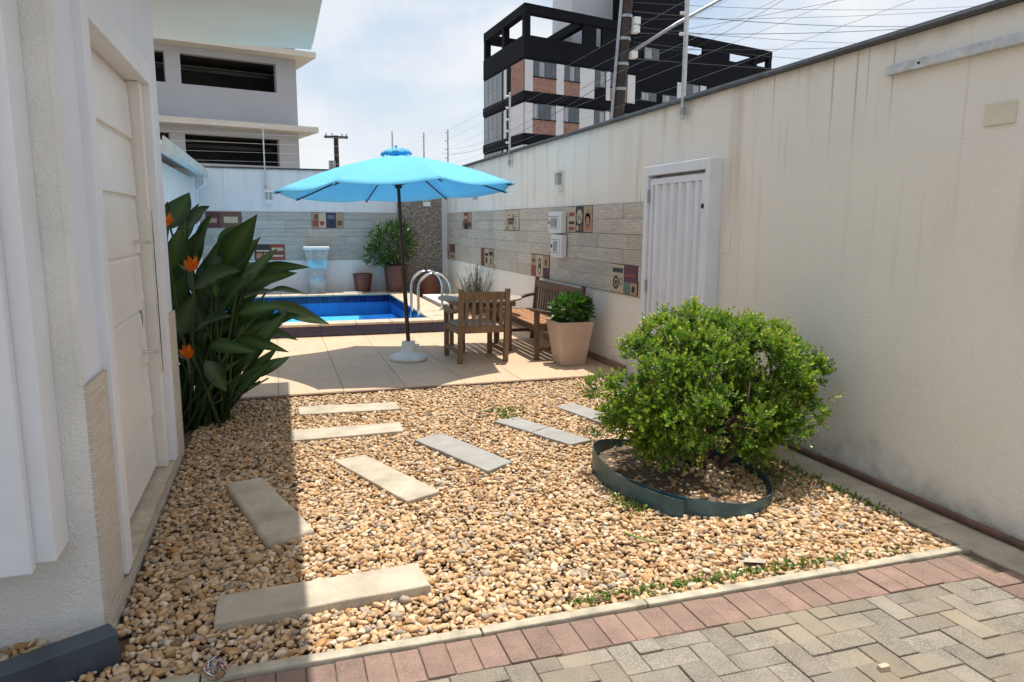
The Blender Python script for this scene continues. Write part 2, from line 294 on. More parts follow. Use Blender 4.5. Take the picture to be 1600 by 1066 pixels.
M['coping'] = pm('pool_coping_stone', (.58,.46,.33), .55, .1, 5, rnd=.06, bump=.2, bs=60, bd=.003)
M['water'] = water_mat('pool_water')
M['cloth'] = cloth_mat('umbrella_cloth', (.235,.69,.91), .40)
M['pole'] = pm('bronze_pole', (.055,.038,.028), .4, .15, 8, metal=.4)
M['base'] = pm('base_plastic', (.72,.73,.69), .45, .05, 6, dirt=((.50,.47,.40), 9, .66))
M['teak'] = pm('weathered_teak', (.27,.172,.098), .7, .2, 5, col2=(.15,.092,.052), stretch=(14,14,1.2), bump=.3, bs=20, bd=.002, rnd=.1)
M['teak_s'] = pm('teak_seat', (.46,.23,.10), .55, .2, 5, col2=(.30,.14,.06), stretch=(14,1.2,14), bump=.3, bs=20, bd=.002, rnd=.1)  # orange of the lit bench slats put into the wood colour
M['teak_d'] = pm('dark_teak', (.17,.095,.055), .6, .2, 5, col2=(.10,.058,.035), stretch=(8,8,1.2), bump=.3, bs=20, bd=.002, rnd=.12)
M['teak_g'] = pm('grey_teak', (.40,.35,.27), .7, .15, 5, col2=(.28,.245,.19), stretch=(14,1.2,14), bump=.3, bs=20, bd=.002, rnd=.1)
M['pot'] = pm('clay_planter', (.55,.40,.30), .7, .06, 4, bump=.15, bs=40, dirt=((.42,.30,.22), 4, .64))
M['terracotta'] = pm('brown_pot', (.16,.055,.035), .5, .15, 5)
M['leaf_bush'] = leaf_mat('bush_leaf', .35, .40)
M['leaf_big'] = leaf_mat('strelitzia_leaf', .14, .36)
M['leaf_pot'] = leaf_mat('pot_leaf', .25, .38)
M['petal'] = leaf_mat('orange_petal', .35, .5)
M['bark'] = pm('bark', (.17,.115,.075), .9, .25, 25, bump=.6, bs=60)
M['edging'] = pm('teal_edging', (.055,.125,.145), .4, .2, 6, bump=.2, bs=12, bd=.01, dirt=((.25,.33,.35), 9, .64))
M['pipe'] = pm('brown_pipe', (.14,.075,.05), .5, .2, 7, dirt=((.25,.19,.13), 6, .6))
M['white'] = pm('white_plastic', (.80,.80,.78), .4, .03, 5)
M['dark'] = pm('dark_gap', (.03,.03,.03), .8, .1)
M['plate'] = pm('cream_plate', (.70,.66,.52), .5, .04, 5)
M['mosaic'] = voronoi_mat('pebble_mosaic', (.26,.225,.185), (.58,.52,.45), 24, (.10,.085,.07))
M['lampglass'] = pm('lamp_glass', (.35,.38,.36), .15, .1, 5)
M['bgrey'] = pm('far_grey_wall', (.44,.45,.48), .8, .05, .5)
M['bcream'] = pm('far_slab', (.66,.62,.54), .8, .06, .6)
M['bdark'] = pm('far_dark_interior', (.045,.04,.038), .7, .3, .8)  # near-black colour stands in for shade inside the open bays
M['black'] = pm('far_black_wall', (.011,.012,.017), .8, .15, .5, spec=.12)
M['bwhite'] = pm('far_white_panel', (.70,.70,.72), .7, .04, .5)
M['bbrick'] = pm('far_brick', (.36,.20,.155), .8, .15, 3)
M['bglass'] = glass_mat('far_glass', (.06,.075,.095))
M['curtain'] = pm('curtain', (.40,.43,.46), .8, .2, 3, stretch=(3,3,.1))
M['upole'] = pm('utility_pole_wood', (.055,.042,.034), .85, .25, 6, bump=.4, bs=20)
M['galv'] = pm('galvanised', (.38,.40,.42), .45, .12, 7, metal=.5)
M['wire'] = pm('wire', (.03,.03,.03), .6, .05)
M['roof'] = pm('mossy_gutter', (.62,.64,.60), .7, .1, 8, dirt=((.24,.27,.19), 9, .54))
M['ground'] = pm('bare_ground', (.24,.21,.17), .95, .2, .5)
M['sheet'] = pm('dark_roof', (.05,.055,.06), .6, .2, 2)
R = random.Random(7)
NR = np.random.RandomState(5)

# ================================================================== SETTING
hx0, hx1, hy0, hy1 = -1.35, 2.30, 10.52, 14.86      # the ground sheet is open where the pool basin goes down
struct('ground', MB().add([(-300,-300,-.14),(300,-300,-.14),(300,300,-.14),(-300,300,-.14),(hx0,hy0,-.14),(hx1,hy0,-.14),(hx1,hy1,-.14),(hx0,hy1,-.14)], [(0,1,5,4),(1,2,6,5),(2,3,7,6),(3,0,4,7)]), M['ground'])
# ---- right wall
rw = root('boundary_wall', (3.6,7,0), 'long cream rendered boundary wall with rain stains and a white gate', 'wall')
obj('wall_body', B(3.5,-3,-.14,3.66,15.56,2.66), M['wall'], rw)
obj('coping', B(3.465,-3,2.662,3.695,15.56,2.70), M['coping_metal'], rw, bevel=.006)
obj('flashing', MB().tube([(3.46,-3,2.672),(3.46,15.5,2.672)], .016, 8), M['coping_metal'], rw)
bw = root('boundary_wall', (0,15.48,0), 'white rendered wall behind the pool with a stone tile band', 'wall')
obj('wall_body', B(-5,15.4,-.14,3.498,15.56,2.63), M['wall_b'], bw)
obj('coping', B(-5,15.37,2.632,3.46,15.6,2.66), M['coping_metal'], bw)
# ---- ledger tile bands: every tile a part of its wall
RZ = [.855, 1.172, 1.489, 1.806]
PIC_R = {0: [(6.66,7.28),(9.2,9.94),(11.86,12.66),(14.69,15.38)], 2: [(7.81,8.56),(10.5,11.28),(13.33,14.07)]}
PIC_B = {0: [(-.42,.16)], 2: [(.70,1.32),(-1.28,-.62)]}
def band(parent, lo, hi, pics, mk, mat, step, skew):
    for r in range(6):
        zl = RZ[r//2]+(r % 2)*.1585; z0, z1 = zl+.0015, zl+.157
        cuts = sorted(pics.get(r//2, [])); x = lo; segs = []
        for a, b2 in cuts+[(hi, hi)]:
            n = max(1, round((a-x)/step)) if a-x > .05 else 0
            off = (skew*r) % 1
            if n:
                es = [x]+[x+(a-x)*(i+R.uniform(-.3,.3))/n for i in range(1, n)]+[a]
                segs += list(zip(es[:-1], es[1:]))
            x = b2
        for a, b2 in segs:
            obj('tile', mk(a+.002, b2-.002, z0, z1, .010+R.uniform(-.004,.004)), mat, parent, bevel=.002, seg=1)
obj('tile_bed', B(3.494,6.40,.85,3.4995,15.399,1.81), M['grout'], rw)
band(rw, 6.40, 15.385, PIC_R, lambda a,b,z0,z1,d: B(3.494-d,a,z0,3.4935,b,z1), M['ledger_r'], .58, .37)
obj('tile_bed', B(-1.6,15.394,.85,2.42,15.3995,1.81), M['grout'], bw)
band(bw, -1.6, 2.42, PIC_B, lambda a,b,z0,z1,d: B(a,15.394-d,z0,b,15.3935,z1), M['ledger_b'], .58, .37)
# ---- picture tiles: generic printed vintage-style tiles
PRINT = {k: pm('print_'+k, c, .4, .22, 40) for k, c in dict(red=(.33,.06,.04), cream=(.60,.49,.34), brown=(.17,.09,.06), orange=(.48,.22,.08), navy=(.035,.04,.10), teal=(.14,.20,.19), wine=(.13,.03,.045), black=(.03,.026,.025), tan=(.45,.32,.2)).items()}
def flat(parent, name, on, a0, a1, z0, z1, mat, lift):
    if on == 'R': return obj(name, B(3.48-lift-.0015,a0,z0,3.48-lift,a1,z1), mat, parent)
    return obj(name, B(a0,15.38-lift-.0015,z0,a1,15.38-lift,z1), mat, parent)
def disc(parent, name, on, a, z, r, mat, lift, r_in=0, n=20):
    mb = MB(); vs = []; fs = []
    for k in range(n):
        an = 2*math.pi*k/n
        for rr in (r_in, r):
            p, q = a+rr*math.cos(an), z+rr*math.sin(an)
            vs.append((3.48-lift, p, q) if on == 'R' else (p, 15.38-lift, q))
    for k in range(n): j = (k+1) % n; fs.append((2*k,2*k+1,2*j+1,2*j) if r_in > 0 else (2*k, 2*k+1, 2*j+1))
    return obj(name, mb.add(vs, fs), mat, parent)
def text_on(parent, s, on, a, z, size, mat, lift):
    cu = bpy.data.curves.new('lettering', 'FONT'); cu.body = s; cu.size = size; cu.align_x = 'CENTER'; cu.align_y = 'CENTER'; cu.extrude = .0006
    t = bpy.data.objects.new('lettering_src', cu); COL.objects.link(t)
    dg = bpy.context.evaluated_depsgraph_get(); me = bpy.data.meshes.new_from_object(t.evaluated_get(dg)); bpy.data.objects.remove(t)
    me.materials.clear(); me.materials.append(mat); o = bpy.data.objects.new('lettering', me); COL.objects.link(o); o.parent = parent
    w = wloc(parent)
    if on == 'R': o.rotation_euler = (math.radians(90), 0, math.radians(-90)); o.location = Vector((3.48-lift, a, z))-w
    else: o.rotation_euler = (math.radians(90), 0, 0); o.location = Vector((a, 15.38-lift, z))-w
    return o
def picture(on, a0, a1, row, label, panels, marks=(), words=()):
    z0, z1 = RZ[row]+.003, RZ[row+1]-.003
    loc = (3.485,(a0+a1)/2,z0) if on == 'R' else ((a0+a1)/2,15.385,z0)
    rt = root('picture_tile', loc, label, 'picture tile', 'printed picture tiles in the stone tile bands')
    obj('tile_body', B(3.48,a0+.004,z0,3.494,a1-.004,z1) if on == 'R' else B(a0+.004,15.38,z0,a1-.004,15.394,z1), PRINT['brown'], rt)
    w, h = a1-a0-.016, z1-z0-.012
    def U(u): return (a1-.008-u*w) if on == 'R' else (a0+.008+u*w)      # u from left to right as seen
    for (u0,u1,v0,v1,c) in panels:
        p, q = sorted((U(u0),U(u1))); flat(rt, 'print', on, p+.002, q-.002, z0+.006+v0*h, z0+.006+v1*h, PRINT[c], .001)
    for mk in marks:
        if mk[0] == 'd': disc(rt, 'print', on, U(mk[1]), z0+.006+mk[2]*h, mk[3], PRINT[mk[4]], .004, mk[5] if len(mk) > 5 else 0)
        else:
            p, q = sorted((U(mk[1]),U(mk[2]))); flat(rt, 'print', on, p, q, z0+.006+mk[3]*h, z0+.006+mk[4]*h, PRINT[mk[5]], .0035)
    for (s,u,v,sz,c) in words: text_on(rt, s, on, U(u), z0+.006+v*h, sz, PRINT[c], .0045)
    return rt
picture('R', 7.81, 8.56, 2, 'picture tile of three tall printed panels with a road shield, beside the meter boxes',
        [(0,.33,0,1,'cream'),(.33,.66,0,1,'black'),(.66,1,0,1,'tan')],
        [('r',.05,.28,.62,.78,'red'),('r',.05,.28,.3,.42,'black'),('r',.05,.28,.05,.2,'red'),('d',.495,.60,.085,'cream'),('r',.40,.59,.5,.78,'cream'),('r',.38,.46,.05,.25,'cream'),('r',.52,.62,.05,.25,'red'),('d',.83,.62,.075,'orange'),('d',.83,.45,.085,'red',.05),('r',.72,.95,.08,.2,'orange')], [('66',.495,.58,.11,'black')])
picture('R', 10.5, 11.28, 2, 'cream picture tile printed with a vintage motorcycle', [(0,1,0,1,'cream')],
        [('d',.27,.3,.085,'black',.065),('d',.70,.3,.085,'black',.065),('r',.3,.68,.28,.48,'brown'),('r',.35,.6,.5,.6,'black'),('r',.62,.68,.45,.8,'black'),('r',.30,.42,.72,.78,'brown'),('r',.8,.93,.66,.7,'brown')])
picture('R', 13.33, 14.07, 2, 'picture tile in red and dark blocks, furthest along the upper row from the gate', [(0,.25,0,1,'cream'),(.25,.72,.35,1,'red'),(.25,.72,0,.35,'black'),(.72,1,0,1,'tan')], [('r',.32,.6,.6,.8,'cream'),('r',.1,.2,.1,.5,'black'),('r',.78,.95,.1,.4,'black')])
picture('R', 14.69, 15.38, 0, 'wine red and tan picture tile in the lower row next to the mosaic corner', [(0,.4,0,1,'tan'),(.4,1,.45,1,'wine'),(.4,1,0,.45,'cream')], [('d',.2,.4,.06,'brown'),('r',.5,.9,.1,.3,'red')])
picture('R', 11.86, 12.66, 0, 'brown and cream picture tile above the rosemary plants', [(0,.3,0,1,'brown'),(.3,.65,0,1,'cream'),(.65,1,.5,1,'tan'),(.65,1,0,.5,'cream')], [('r',.36,.6,.6,.75,'black'),('d',.47,.35,.06,'black'),('d',.82,.3,.06,'black',.03),('r',.05,.25,.2,.7,'red'),('r',.7,.95,.65,.85,'black')])
picture('R', 9.2, 9.94, 0, 'red and cream picture tile with black bicycle print above the bench back', [(0,.3,0,.5,'red'),(0,.3,.5,1,'tan'),(.3,.68,0,1,'cream'),(.68,1,.45,1,'tan'),(.68,1,0,.45,'wine')],
        [('d',.5,.3,.055,'black',.035),('d',.5,.68,.055,'black',.03),('r',.44,.58,.42,.56,'black'),('d',.84,.7,.05,'brown'),('r',.06,.24,.65,.8,'brown')])
picture('R', 6.66, 7.28, 0, 'cream picture tile with wheel print and wine red block beside the white gate', [(0,.5,0,1,'cream'),(.5,1,.42,1,'wine'),(.5,.75,0,.42,'teal'),(.75,1,0,.42,'tan')],
        [('d',.2,.36,.075,'black',.045),('d',.2,.36,.028,'black'),('d',.4,.42,.04,'brown',.025),('r',.06,.46,.72,.88,'black'),('r',.55,.92,.62,.7,'red'),('d',.87,.2,.035,'black')])
picture('B', .70, 1.32, 2, 'picture tile with dark blue door print in the upper row behind the umbrella', [(0,.22,0,1,'tan'),(.22,.45,0,1,'cream'),(.45,.78,0,1,'navy'),(.78,1,0,1,'tan')], [('r',.02,.2,.1,.5,'red'),('r',.06,.2,.55,.9,'brown'),('r',.5,.72,.6,.85,'teal'),('r',.55,.68,.1,.5,'black'),('r',.82,.97,.15,.5,'brown'),('d',.32,.3,.045,'red')])
picture('B', -.42, .16, 0, 'picture tile with black shop front and red print behind the strelitzia', [(0,.52,0,1,'black'),(.52,1,0,1,'red')], [('r',.05,.25,.05,.45,'orange'),('r',.3,.48,.05,.45,'tan'),('r',.05,.48,.55,.65,'cream'),('r',.58,.95,.6,.8,'cream'),('r',.55,.95,.2,.32,'cream'),('r',.6,.9,.4,.46,'navy')])
picture('B', -1.28, -.62, 2, 'red brown picture tile near the outbuilding above the strelitzia leaves', [(0,.4,0,1,'wine'),(.4,1,0,1,'brown')], [('r',.5,.9,.3,.7,'cream'),('r',.08,.3,.3,.6,'tan')])
# ---- mosaic corner panel
mo = root('mosaic_panel', (2.93,15.37,0), 'dark pebble mosaic corner panel behind the brown pots', 'wall panel')
obj('panel', B(2.43,15.33,0,3.36,15.399,2.62), M['mosaic'], mo)
obj('edge_strip', B(3.362,15.345,0,3.39,15.399,2.62), M['white'], mo)
# ---- patio: slab and tiles
pt = struct('patio', MB().box(-3,6.88,-.14,3.498,10.42,.012), M['groutp'])
obj('patio_side', B(2.60,10.421,-.14,3.498,15.398,.012), M['groutp'], pt)
obj('patio_back', B(-3,15.06,-.14,2.599,15.398,.012), M['groutp'], pt)
obj('patio_edge', B(-3,6.845,-.14,3.2,6.879,.018), M['skirt'], pt)
tw = .60
def ptiles(x0, x1, y0, y1):
    nx = max(1, round((x1-x0)/tw)); ny = max(1, round((y1-y0)/tw)); dx = (x1-x0)/nx; dy = (y1-y0)/ny
    me = None
    for i in range(nx):
        for j in range(ny):
            if me is None:
                o = obj('tile', B(x0+.002,y0+.002,.008,x0+dx-.002,y0+dy-.002,.022), M['patio'], pt, bevel=.002, seg=1); me = o.data; o0 = o.location.copy()
            else:
                o = shared('tile', me, o0+Vector((i*dx, j*dy, R.uniform(-.0008,.0008))), pt); b = o.modifiers.new('bevel','BEVEL'); b.width = .002; b.segments = 1
ptiles(-2.4, 3.496, 6.88, 10.42); ptiles(2.60, 3.496, 10.43, 15.38)
sk = root('skirting_board', (3.48,10.4,0), 'brown tile skirting along the foot of the wall by the bench', 'skirting')
for i in range(14):
    y0 = 6.9+i*.6
    obj('tile', B(3.478,y0+.002,.022,3.4995,min(y0+.598,15.32),.10), M['skirt'], sk, bevel=.002, seg=1)
# ---- pool
pl = root('swimming_pool', (.7,12.7,0), 'raised blue swimming pool with navy tiles and beige stone coping', 'pool')
PX0, PX1, PY0, PY1 = -1.15, 2.14, 10.66, 14.72      # inner faces
OX1, OY0, OY1 = 2.56, 10.40, 15.06
wallp = MB().box(PX0-.3,OY0+.012,-.14,OX1-.015,PY0,.165).box(PX1,PY0+.001,-.14,OX1-.015,PY1-.001,.165).box(PX0-.3,PY1,-.14,OX1-.015,OY1-.015,.165).box(PX0-.3,PY0+.001,-.14,PX0,PY1-.001,.165)
obj('pool_wall', wallp, M['blue'], pl)
basin = MB().box(PX0-.29,PY0-.2,-1.0,PX1+.2,PY0-.002,-.14).box(PX1+.002,PY0-.001,-1,PX1+.2,PY1+.2,-.14).box(PX0-.29,PY1+.002,-1,PX1,PY1+.2,-.14).box(PX0-.29,PY0,-1,PX0-.002,PY1,-.14)
obj('pool_lining', basin, M['blue'], pl)
obj('pool_floor', B(PX0-.28,PY0-.19,-1.1,PX1+.19,PY1+.19,-.225), M['poolfloor'], pl)
obj('pool_floor_box', B(1.45,PY0+.9,-.224,PX1-.013,PY1-.6,-.15), M['blue'], pl)  # raised darker blue box on the right of the pool floor
obj('water_surface', MB().add([(PX0,PY0,-.085),(PX1,PY0,-.085),(PX1,PY1,-.085),(PX0,PY1,-.085)], [(0,1,2,3)]), M['water'], pl)
# navy tiles: two rows outside, one row inside
tl = .118; me_t = None
for r in range(2):
    n = int((OX1-(PX0-.3))/tl)
    for i in range(n):
        x = OX1-.012-(i+1)*tl; z = .022+r*.073
        if me_t is None: o = obj('tile', B(x+.002,OY0,z,x+tl-.002,OY0+.0115,z+.070), M['navy'], pl); me_t = o.data; b0 = Vector((x,0,z))
        else: shared('tile', me_t, Vector((x,0,z))-b0, pl)
me_b = None; tb = .15
for i in range(21):
    x = PX1-.01-(i+1)*tb
    if me_b is None: o = obj('tile', B(x+.003,PY1-.012,.035,x+tb-.003,PY1-.0005,.163), M['navy'], pl); me_b = o.data; x0_ = x
    else: shared('tile', me_b, Vector((x-x0_,0,0)), pl)
me_c = None
for i in range(26):
    y = PY0+.02+i*tb
    if me_c is None: o = obj('tile', B(PX1-.012,y+.003,.035,PX1-.0005,y+tb-.003,.163), M['navy'], pl); me_c = o.data; y0_ = y
    else: shared('tile', me_c, Vector((0,y-y0_,0)), pl)
me_e = None
for r in range(2):
    for i in range(int((OY1-OY0)/tl)):
        y = OY0+.012+i*tl; z = .022+r*.073
        if me_e is None: o = obj('tile', B(OX1-.0145,y+.002,z,OX1-.002,y+tl-.002,z+.07), M['navy'], pl); me_e = o.data; e0 = Vector((0,y,z))
        else: shared('tile', me_e, Vector((0,y,z))-e0, pl)
# coping stones
def cop(x0,y0,x1,y1): obj('coping_stone', B(x0+.002,y0+.002,.168,x1-.002,y1-.002,.205), M['coping'], pl, bevel=.012, seg=3)
xs = [PX0-.32+.5*i for i in range(7)]
for a, b_ in zip(xs[:-1], xs[1:]): cop(a, OY0-.03, b_, PY0+.02); cop(a, PY1-.02, b_, OY1+.01)
cop(xs[-1], OY0-.03, PX1-.02, PY0+.02); cop(xs[-1], PY1-.02, PX1-.02, OY1+.01)
# rounded corner stones
obj('coping_stone', MB().prism([(PX1-.018,OY0-.028),(PX1+.22,OY0-.028),(PX1+.34,OY0+.01),(PX1+.42,OY0+.10),(PX1+.44,OY0+.2),(PX1+.44,PY0+.2),(PX1-.02,PY0+.2),(PX1-.018,PY0+.02)], .168, .205), M['coping'], pl, bevel=.012, seg=3)
obj('coping_stone', MB().prism([(PX1-.018,OY1+.01),(PX1-.018,PY1-.02),(PX1-.02,PY1-.2),(PX1+.44,PY1-.2),(PX1+.44,OY1-.22),(PX1+.40,OY1-.1),(PX1+.3,OY1-.02),(PX1+.2,OY1+.01)], .168, .205), M['coping'], pl, bevel=.012, seg=3)
ys = np.linspace(PY0+.2, PY1-.2, 8)
for a, b_ in zip(ys[:-1], ys[1:]): cop(PX1-.02, float(a), PX1+.44, float(b_))
# ladder
ld = root('pool_ladder', (2.2,11.2,.205), 'pair of arched stainless steel pool handrails on the coping', 'ladder')
for y in (10.95, 11.55):
    pts = []
    for k in range(0, 21):
        t = k/20
        if t < .3: pts.append((2.02, y, -.35+(t/.3)*.95))
        elif t < .75: an = math.pi*(1-(t-.3)/.45); pts.append((2.27+.25*math.cos(an), y, .60+.25*math.sin(an)))
        else: pts.append((2.52, y, .60-(t-.75)/.25*.40))
    obj('handrail', MB().tube(pts, .021, 10), M['chrome'], ld, smooth='all')
    obj('flange', MB().lathe((2.52,y,.206), [(.05,0),(.05,.008),(.03,.02)], 16), M['chrome'], ld, smooth=True)
for z in (-.25, -.02): obj('rung', B(1.98,10.95,z,2.06,11.55,z+.025), M['chrome'], ld)
# white low deck box beside the pool
db = root('pool_bench', (3.1,13.2,.02), 'low white slab bench beside the pool ladder', 'bench')
obj('slab', B(2.72,12.6,.14,3.44,14.3,.20), M['white'], db, bevel=.01); obj('plinth', B(2.80,12.7,.022,3.40,14.2,.139), M['coping'], db)
# waterfall
wf = root('pool_waterfall', (.755,15.15,.205), 'wavy steel waterfall spout standing on the pool coping', 'waterfall')
mb = MB(); n = 24; vs = []; fs = []
for i in range(n+1):
    t = i/n; z = .206+.86*t; w = .125+.105*t; y = 15.13+.012*math.sin(t*math.pi*4.5)-.03*t
    for (sx_, dy) in ((-1,0),(1,0),(1,.05),(-1,.05)): vs.append((.755+sx_*w, y+dy, z))
for i in range(n):
    for k in range(4): fs.append((i*4+k, i*4+(k+1)%4, i*4+4+(k+1)%4, i*4+4+k))
fs += [(3,2,1,0), tuple(n*4+k for k in range(4))]
obj('body', mb.add(vs, fs), pm('brushed_steel', (.50,.51,.50), .38, .15, 6, metal=.8), wf, smooth=True)
obj('lip', MB().prism([(.50,15.02),(.56,14.98),(.95,14.98),(1.01,15.02),(1.0,15.22),(.51,15.22)], 1.068, 1.13), M['white'], wf, bevel=.015)  # white colour stands in for sunlight on the top of the steel spout
obj('grate', B(1.25,14.88,.2055,1.62,15.0,.222), M['white'], wf)
# ---- gutter strip, pipe on the right
gs = struct('gutter_strip', MB().box(3.20,-2,-.14,3.499,6.84,-.012), M['groutp'])
for i in range(15):
    y0 = -2+i*.6
    if y0 < 6.6: obj('tile', B(3.202,y0+.002,-.0115,3.497,min(y0+.598,6.838),.006), M['slab_tan'], gs, bevel=.003, seg=1)
tag(obj('drain_pipe', MB().tube([(3.44+R.uniform(-.008,.008), y*.35-1.5, .028+R.uniform(0,.004)) for y in range(0, 19)], .020, 10), M['pipe'], smooth='all'), 'brown pipe lying along the foot of the cream wall', 'pipe')
# ---- driveway: joint bed, red soldier course, grey pavers in herringbone
dv = struct('driveway', MB().box(-4,-3,-.14,3.199,2.53,-.0065), M['sand'])
def paver(name, mat, x0, y0, x1, y1, dz=0):
    mb = MB().box(x0+.002,y0+.002,-.055,x1-.002,y1-.002,dz)
    return obj(name, mb, mat, dv, bevel=.004, seg=2)
x = -1.3
while x < 3.1: paver('red_brick', M['brick'], x, 2.32, x+.1025, 2.525, R.uniform(-.004,.003)); x += .1025
y = 2.32
while y > 1.0: paver('red_brick', M['brick'], 2.995, y-.1025, 3.198, y, R.uniform(-.004,.003)); y -= .1025
# herringbone of 0.1 x 0.2
u = .1015
cells = {}
for i in range(-14, 50):
    for j in range(-30, 24):
        k = (i-j) % 4      # 45-degree-free herringbone on a square grid
        if k == 0: cells[(i,j)] = (i,j,2,1)
        elif k == 2: cells[(i,j)] = (i,j-1,1,2)
for (i,j,w_,h_) in list(cells.values()):
    x0, y0 = -.5+i*u, j*u
    x1, y1 = x0+w_*u, y0+h_*u
    y0c, y1c = y0, min(y1, 2.316)
    x0c, x1c = x0, min(x1, 2.992)
    if x1c-x0c < .03 or y1c-y0c < .03 or y1c < 1.35 or x0 < -.45: continue
    if x1c < .35 and y1c < 2.0: continue
    paver('grey_paver', M['paver'], x0c, y0c, x1c, y1c, R.uniform(-.005,.004))
struct('driveway_edge', MB().box(-4,-3,-.008,-.46,1.2,-.002).box(-.459,-3,-.008,3.199,1.2,-.002), M['paver'], dv)
kb = struct('kerb', MB().box(-1.35,2.532,-.14,3.199,2.575,-.035), M['sand'])
x = -1.3; i = 0
while x < 3.15:
    ln = [.98,1.02,.72,1.0,.62][i % 5]; x1 = min(x+ln, 3.19); dz = R.uniform(-.004,.006); t_ = R.uniform(-.006,.006)
    obj('kerb_stone', MB().hexa([(x+.003,2.53+t_,-.1),(x1-.003,2.53-t_,-.1),(x1-.003,2.582-t_,-.1),(x+.003,2.582+t_,-.1),(x+.003,2.53+t_,.012+dz),(x1-.003,2.53-t_,.014-dz),(x1-.003,2.582-t_,.014-dz),(x+.003,2.582+t_,.012+dz)]), M['kerb'], kb, bevel=.006)
    x = x1; i += 1

# ---- house on the left
hs = root('house', (-2,4,0), 'pale rendered house with white front door, stone cladding foot and wide eave', 'house')
HX = -.69; HY0, HY1 = 2.93, 5.36; DY0, DY1, DZ = 3.30, 4.86, 2.40
obj('wall', MB().box(-5,HY0+.003,-.14,HX,DY0,3.30).box(-5,DY1,-.14,HX,HY1,3.30).box(-5,DY0,DZ,HX,DY1,3.30).box(-5,DY0,-.14,HX,DY1,.09).box(-5,DY0,.09,HX-.22,DY1,DZ), M['house'], hs)
obj('wall', MB().box(-5,HY1+.001,-.14,-1.35,7.5,3.30), M['house'], hs)
obj('rough_wall', MB().box(-5,HY0-.012,-.14,HX+.004,HY0+.002,3.30), M['stucco'], hs)
obj('soffit', MB().box(-5,1.9,3.302,.42,7.92,3.36), M['soffit'], hs)
obj('fascia', MB().box(-5,1.88,3.361,.44,7.94,3.50), M['trim'], hs)
obj('roof', MB().add([(-5,1.89,3.501),(.43,1.89,3.501),(.43,7.93,3.501),(-5,7.93,3.501),(-5,1.89,4.3),(-5,7.93,4.3)], [(0,3,2,1),(1,2,5,4),(0,1,4),(2,3,5),(0,4,5,3)]), M['terracotta'], hs)
# cladding panels
obj('cladding', MB().box(HX+.0005,HY0-.010,-.14,HX+.016,DY0-.055,1.0).box(HX+.0005,DY1+.06,-.14,HX+.016,HY1+.012,1.0).box(HX+.0005,DY0-.055,-.14,HX+.016,DY1+.06,.088), M['clad'], hs)
obj('corner_bead', MB().box(HX-.012,HY0-.016,1.002,HX+.008,HY0+.01,3.30), M['stucco'], hs)
obj('sill', B(HX-.20,DY0-.02,.09,HX+.03,DY1+.02,.115), M['sill'], hs, bevel=.004)
# door frame
obj('door_frame', MB().box(HX-.2,DY0-.06,.116,HX+.034,DY0+.05,DZ+.09).box(HX-.2,DY1-.05,.116,HX+.034,DY1+.06,DZ+.09).box(HX-.2,DY0+.0505,DZ-.03,HX+.034,DY1-.0505,DZ+.09), M['trim'], hs, bevel=.004)
obj('door_stop', MB().box(HX-.14,DY1-.16,.116,HX-.005,DY1-.052,DZ-.032), M['pvc'], hs, bevel=.003)
dr = obj('door', MB().box(HX-.13,DY0+.052,.125,HX-.075,DY1-.165,DZ-.034), M['pvc'], hs)
nb = 7; zs = np.linspace(.13, DZ-.04, nb+1)
for i in range(nb):
    z0, z1 = float(zs[i])+.006, float(zs[i+1])-.006
    y0, y1 = DY0+.058, DY1-.17
    obj('panel', MB().hexa([(HX-.0745,y0,z0),(HX-.0745,y1,z0),(HX-.0745,y1,z1),(HX-.0745,y0,z1),(HX-.056,y0+.004,z0+.004),(HX-.056,y1-.004,z0+.004),(HX-.066,y1-.004,z1-.012),(HX-.066,y0+.004,z1-.012)]), M['pvc'], dr)
hd = obj('pull_handle', MB().box(HX+.028,4.48,.74,HX+.042,4.515,1.66), M['chrome'], dr, bevel=.003)
for z in (.86, 1.48): obj('standoff', MB().tube([(HX-.06,4.497,z),(HX+.0285,4.497,z)], .011, 10), M['chrome'], dr)
obj('lock', MB().box(HX-.06,4.60,1.0,HX-.045,4.65,1.14), M['chrome'], dr)
for z in (.4, 1.25, 2.1): obj('hinge', MB().tube([(HX-.05,DY0+.056,z-.05),(HX-.05,DY0+.056,z+.05)], .009, 8), M['galv'], dr)
# window surround on the near face
obj('window_surround', MB().box(-2.6,2.74,.42,-.775,2.917,3.30).box(-2.6,2.69,.405,-.835,2.739,3.30), M['trim'], hs, bevel=.006)
ka, kd, kn = Vector((-.625,2.80,0)), Vector((-.885,-.466,0)), Vector((-.466,.885,0))
kp = lambda a, b_, z: ka+kd*a+kn*b_+Vector((0,0,z))
tag(obj('plinth_kerb', MB().hexa([kp(2,-.05,-.12),kp(0,-.05,-.12),kp(0,.05,-.12),kp(2,.05,-.12),kp(2,-.047,.115),kp(.004,-.047,.12),kp(.004,.047,.12),kp(2,.047,.115)]), M['slate'], bevel=.01), 'dark slate blue painted kerb at the house corner', 'kerb')
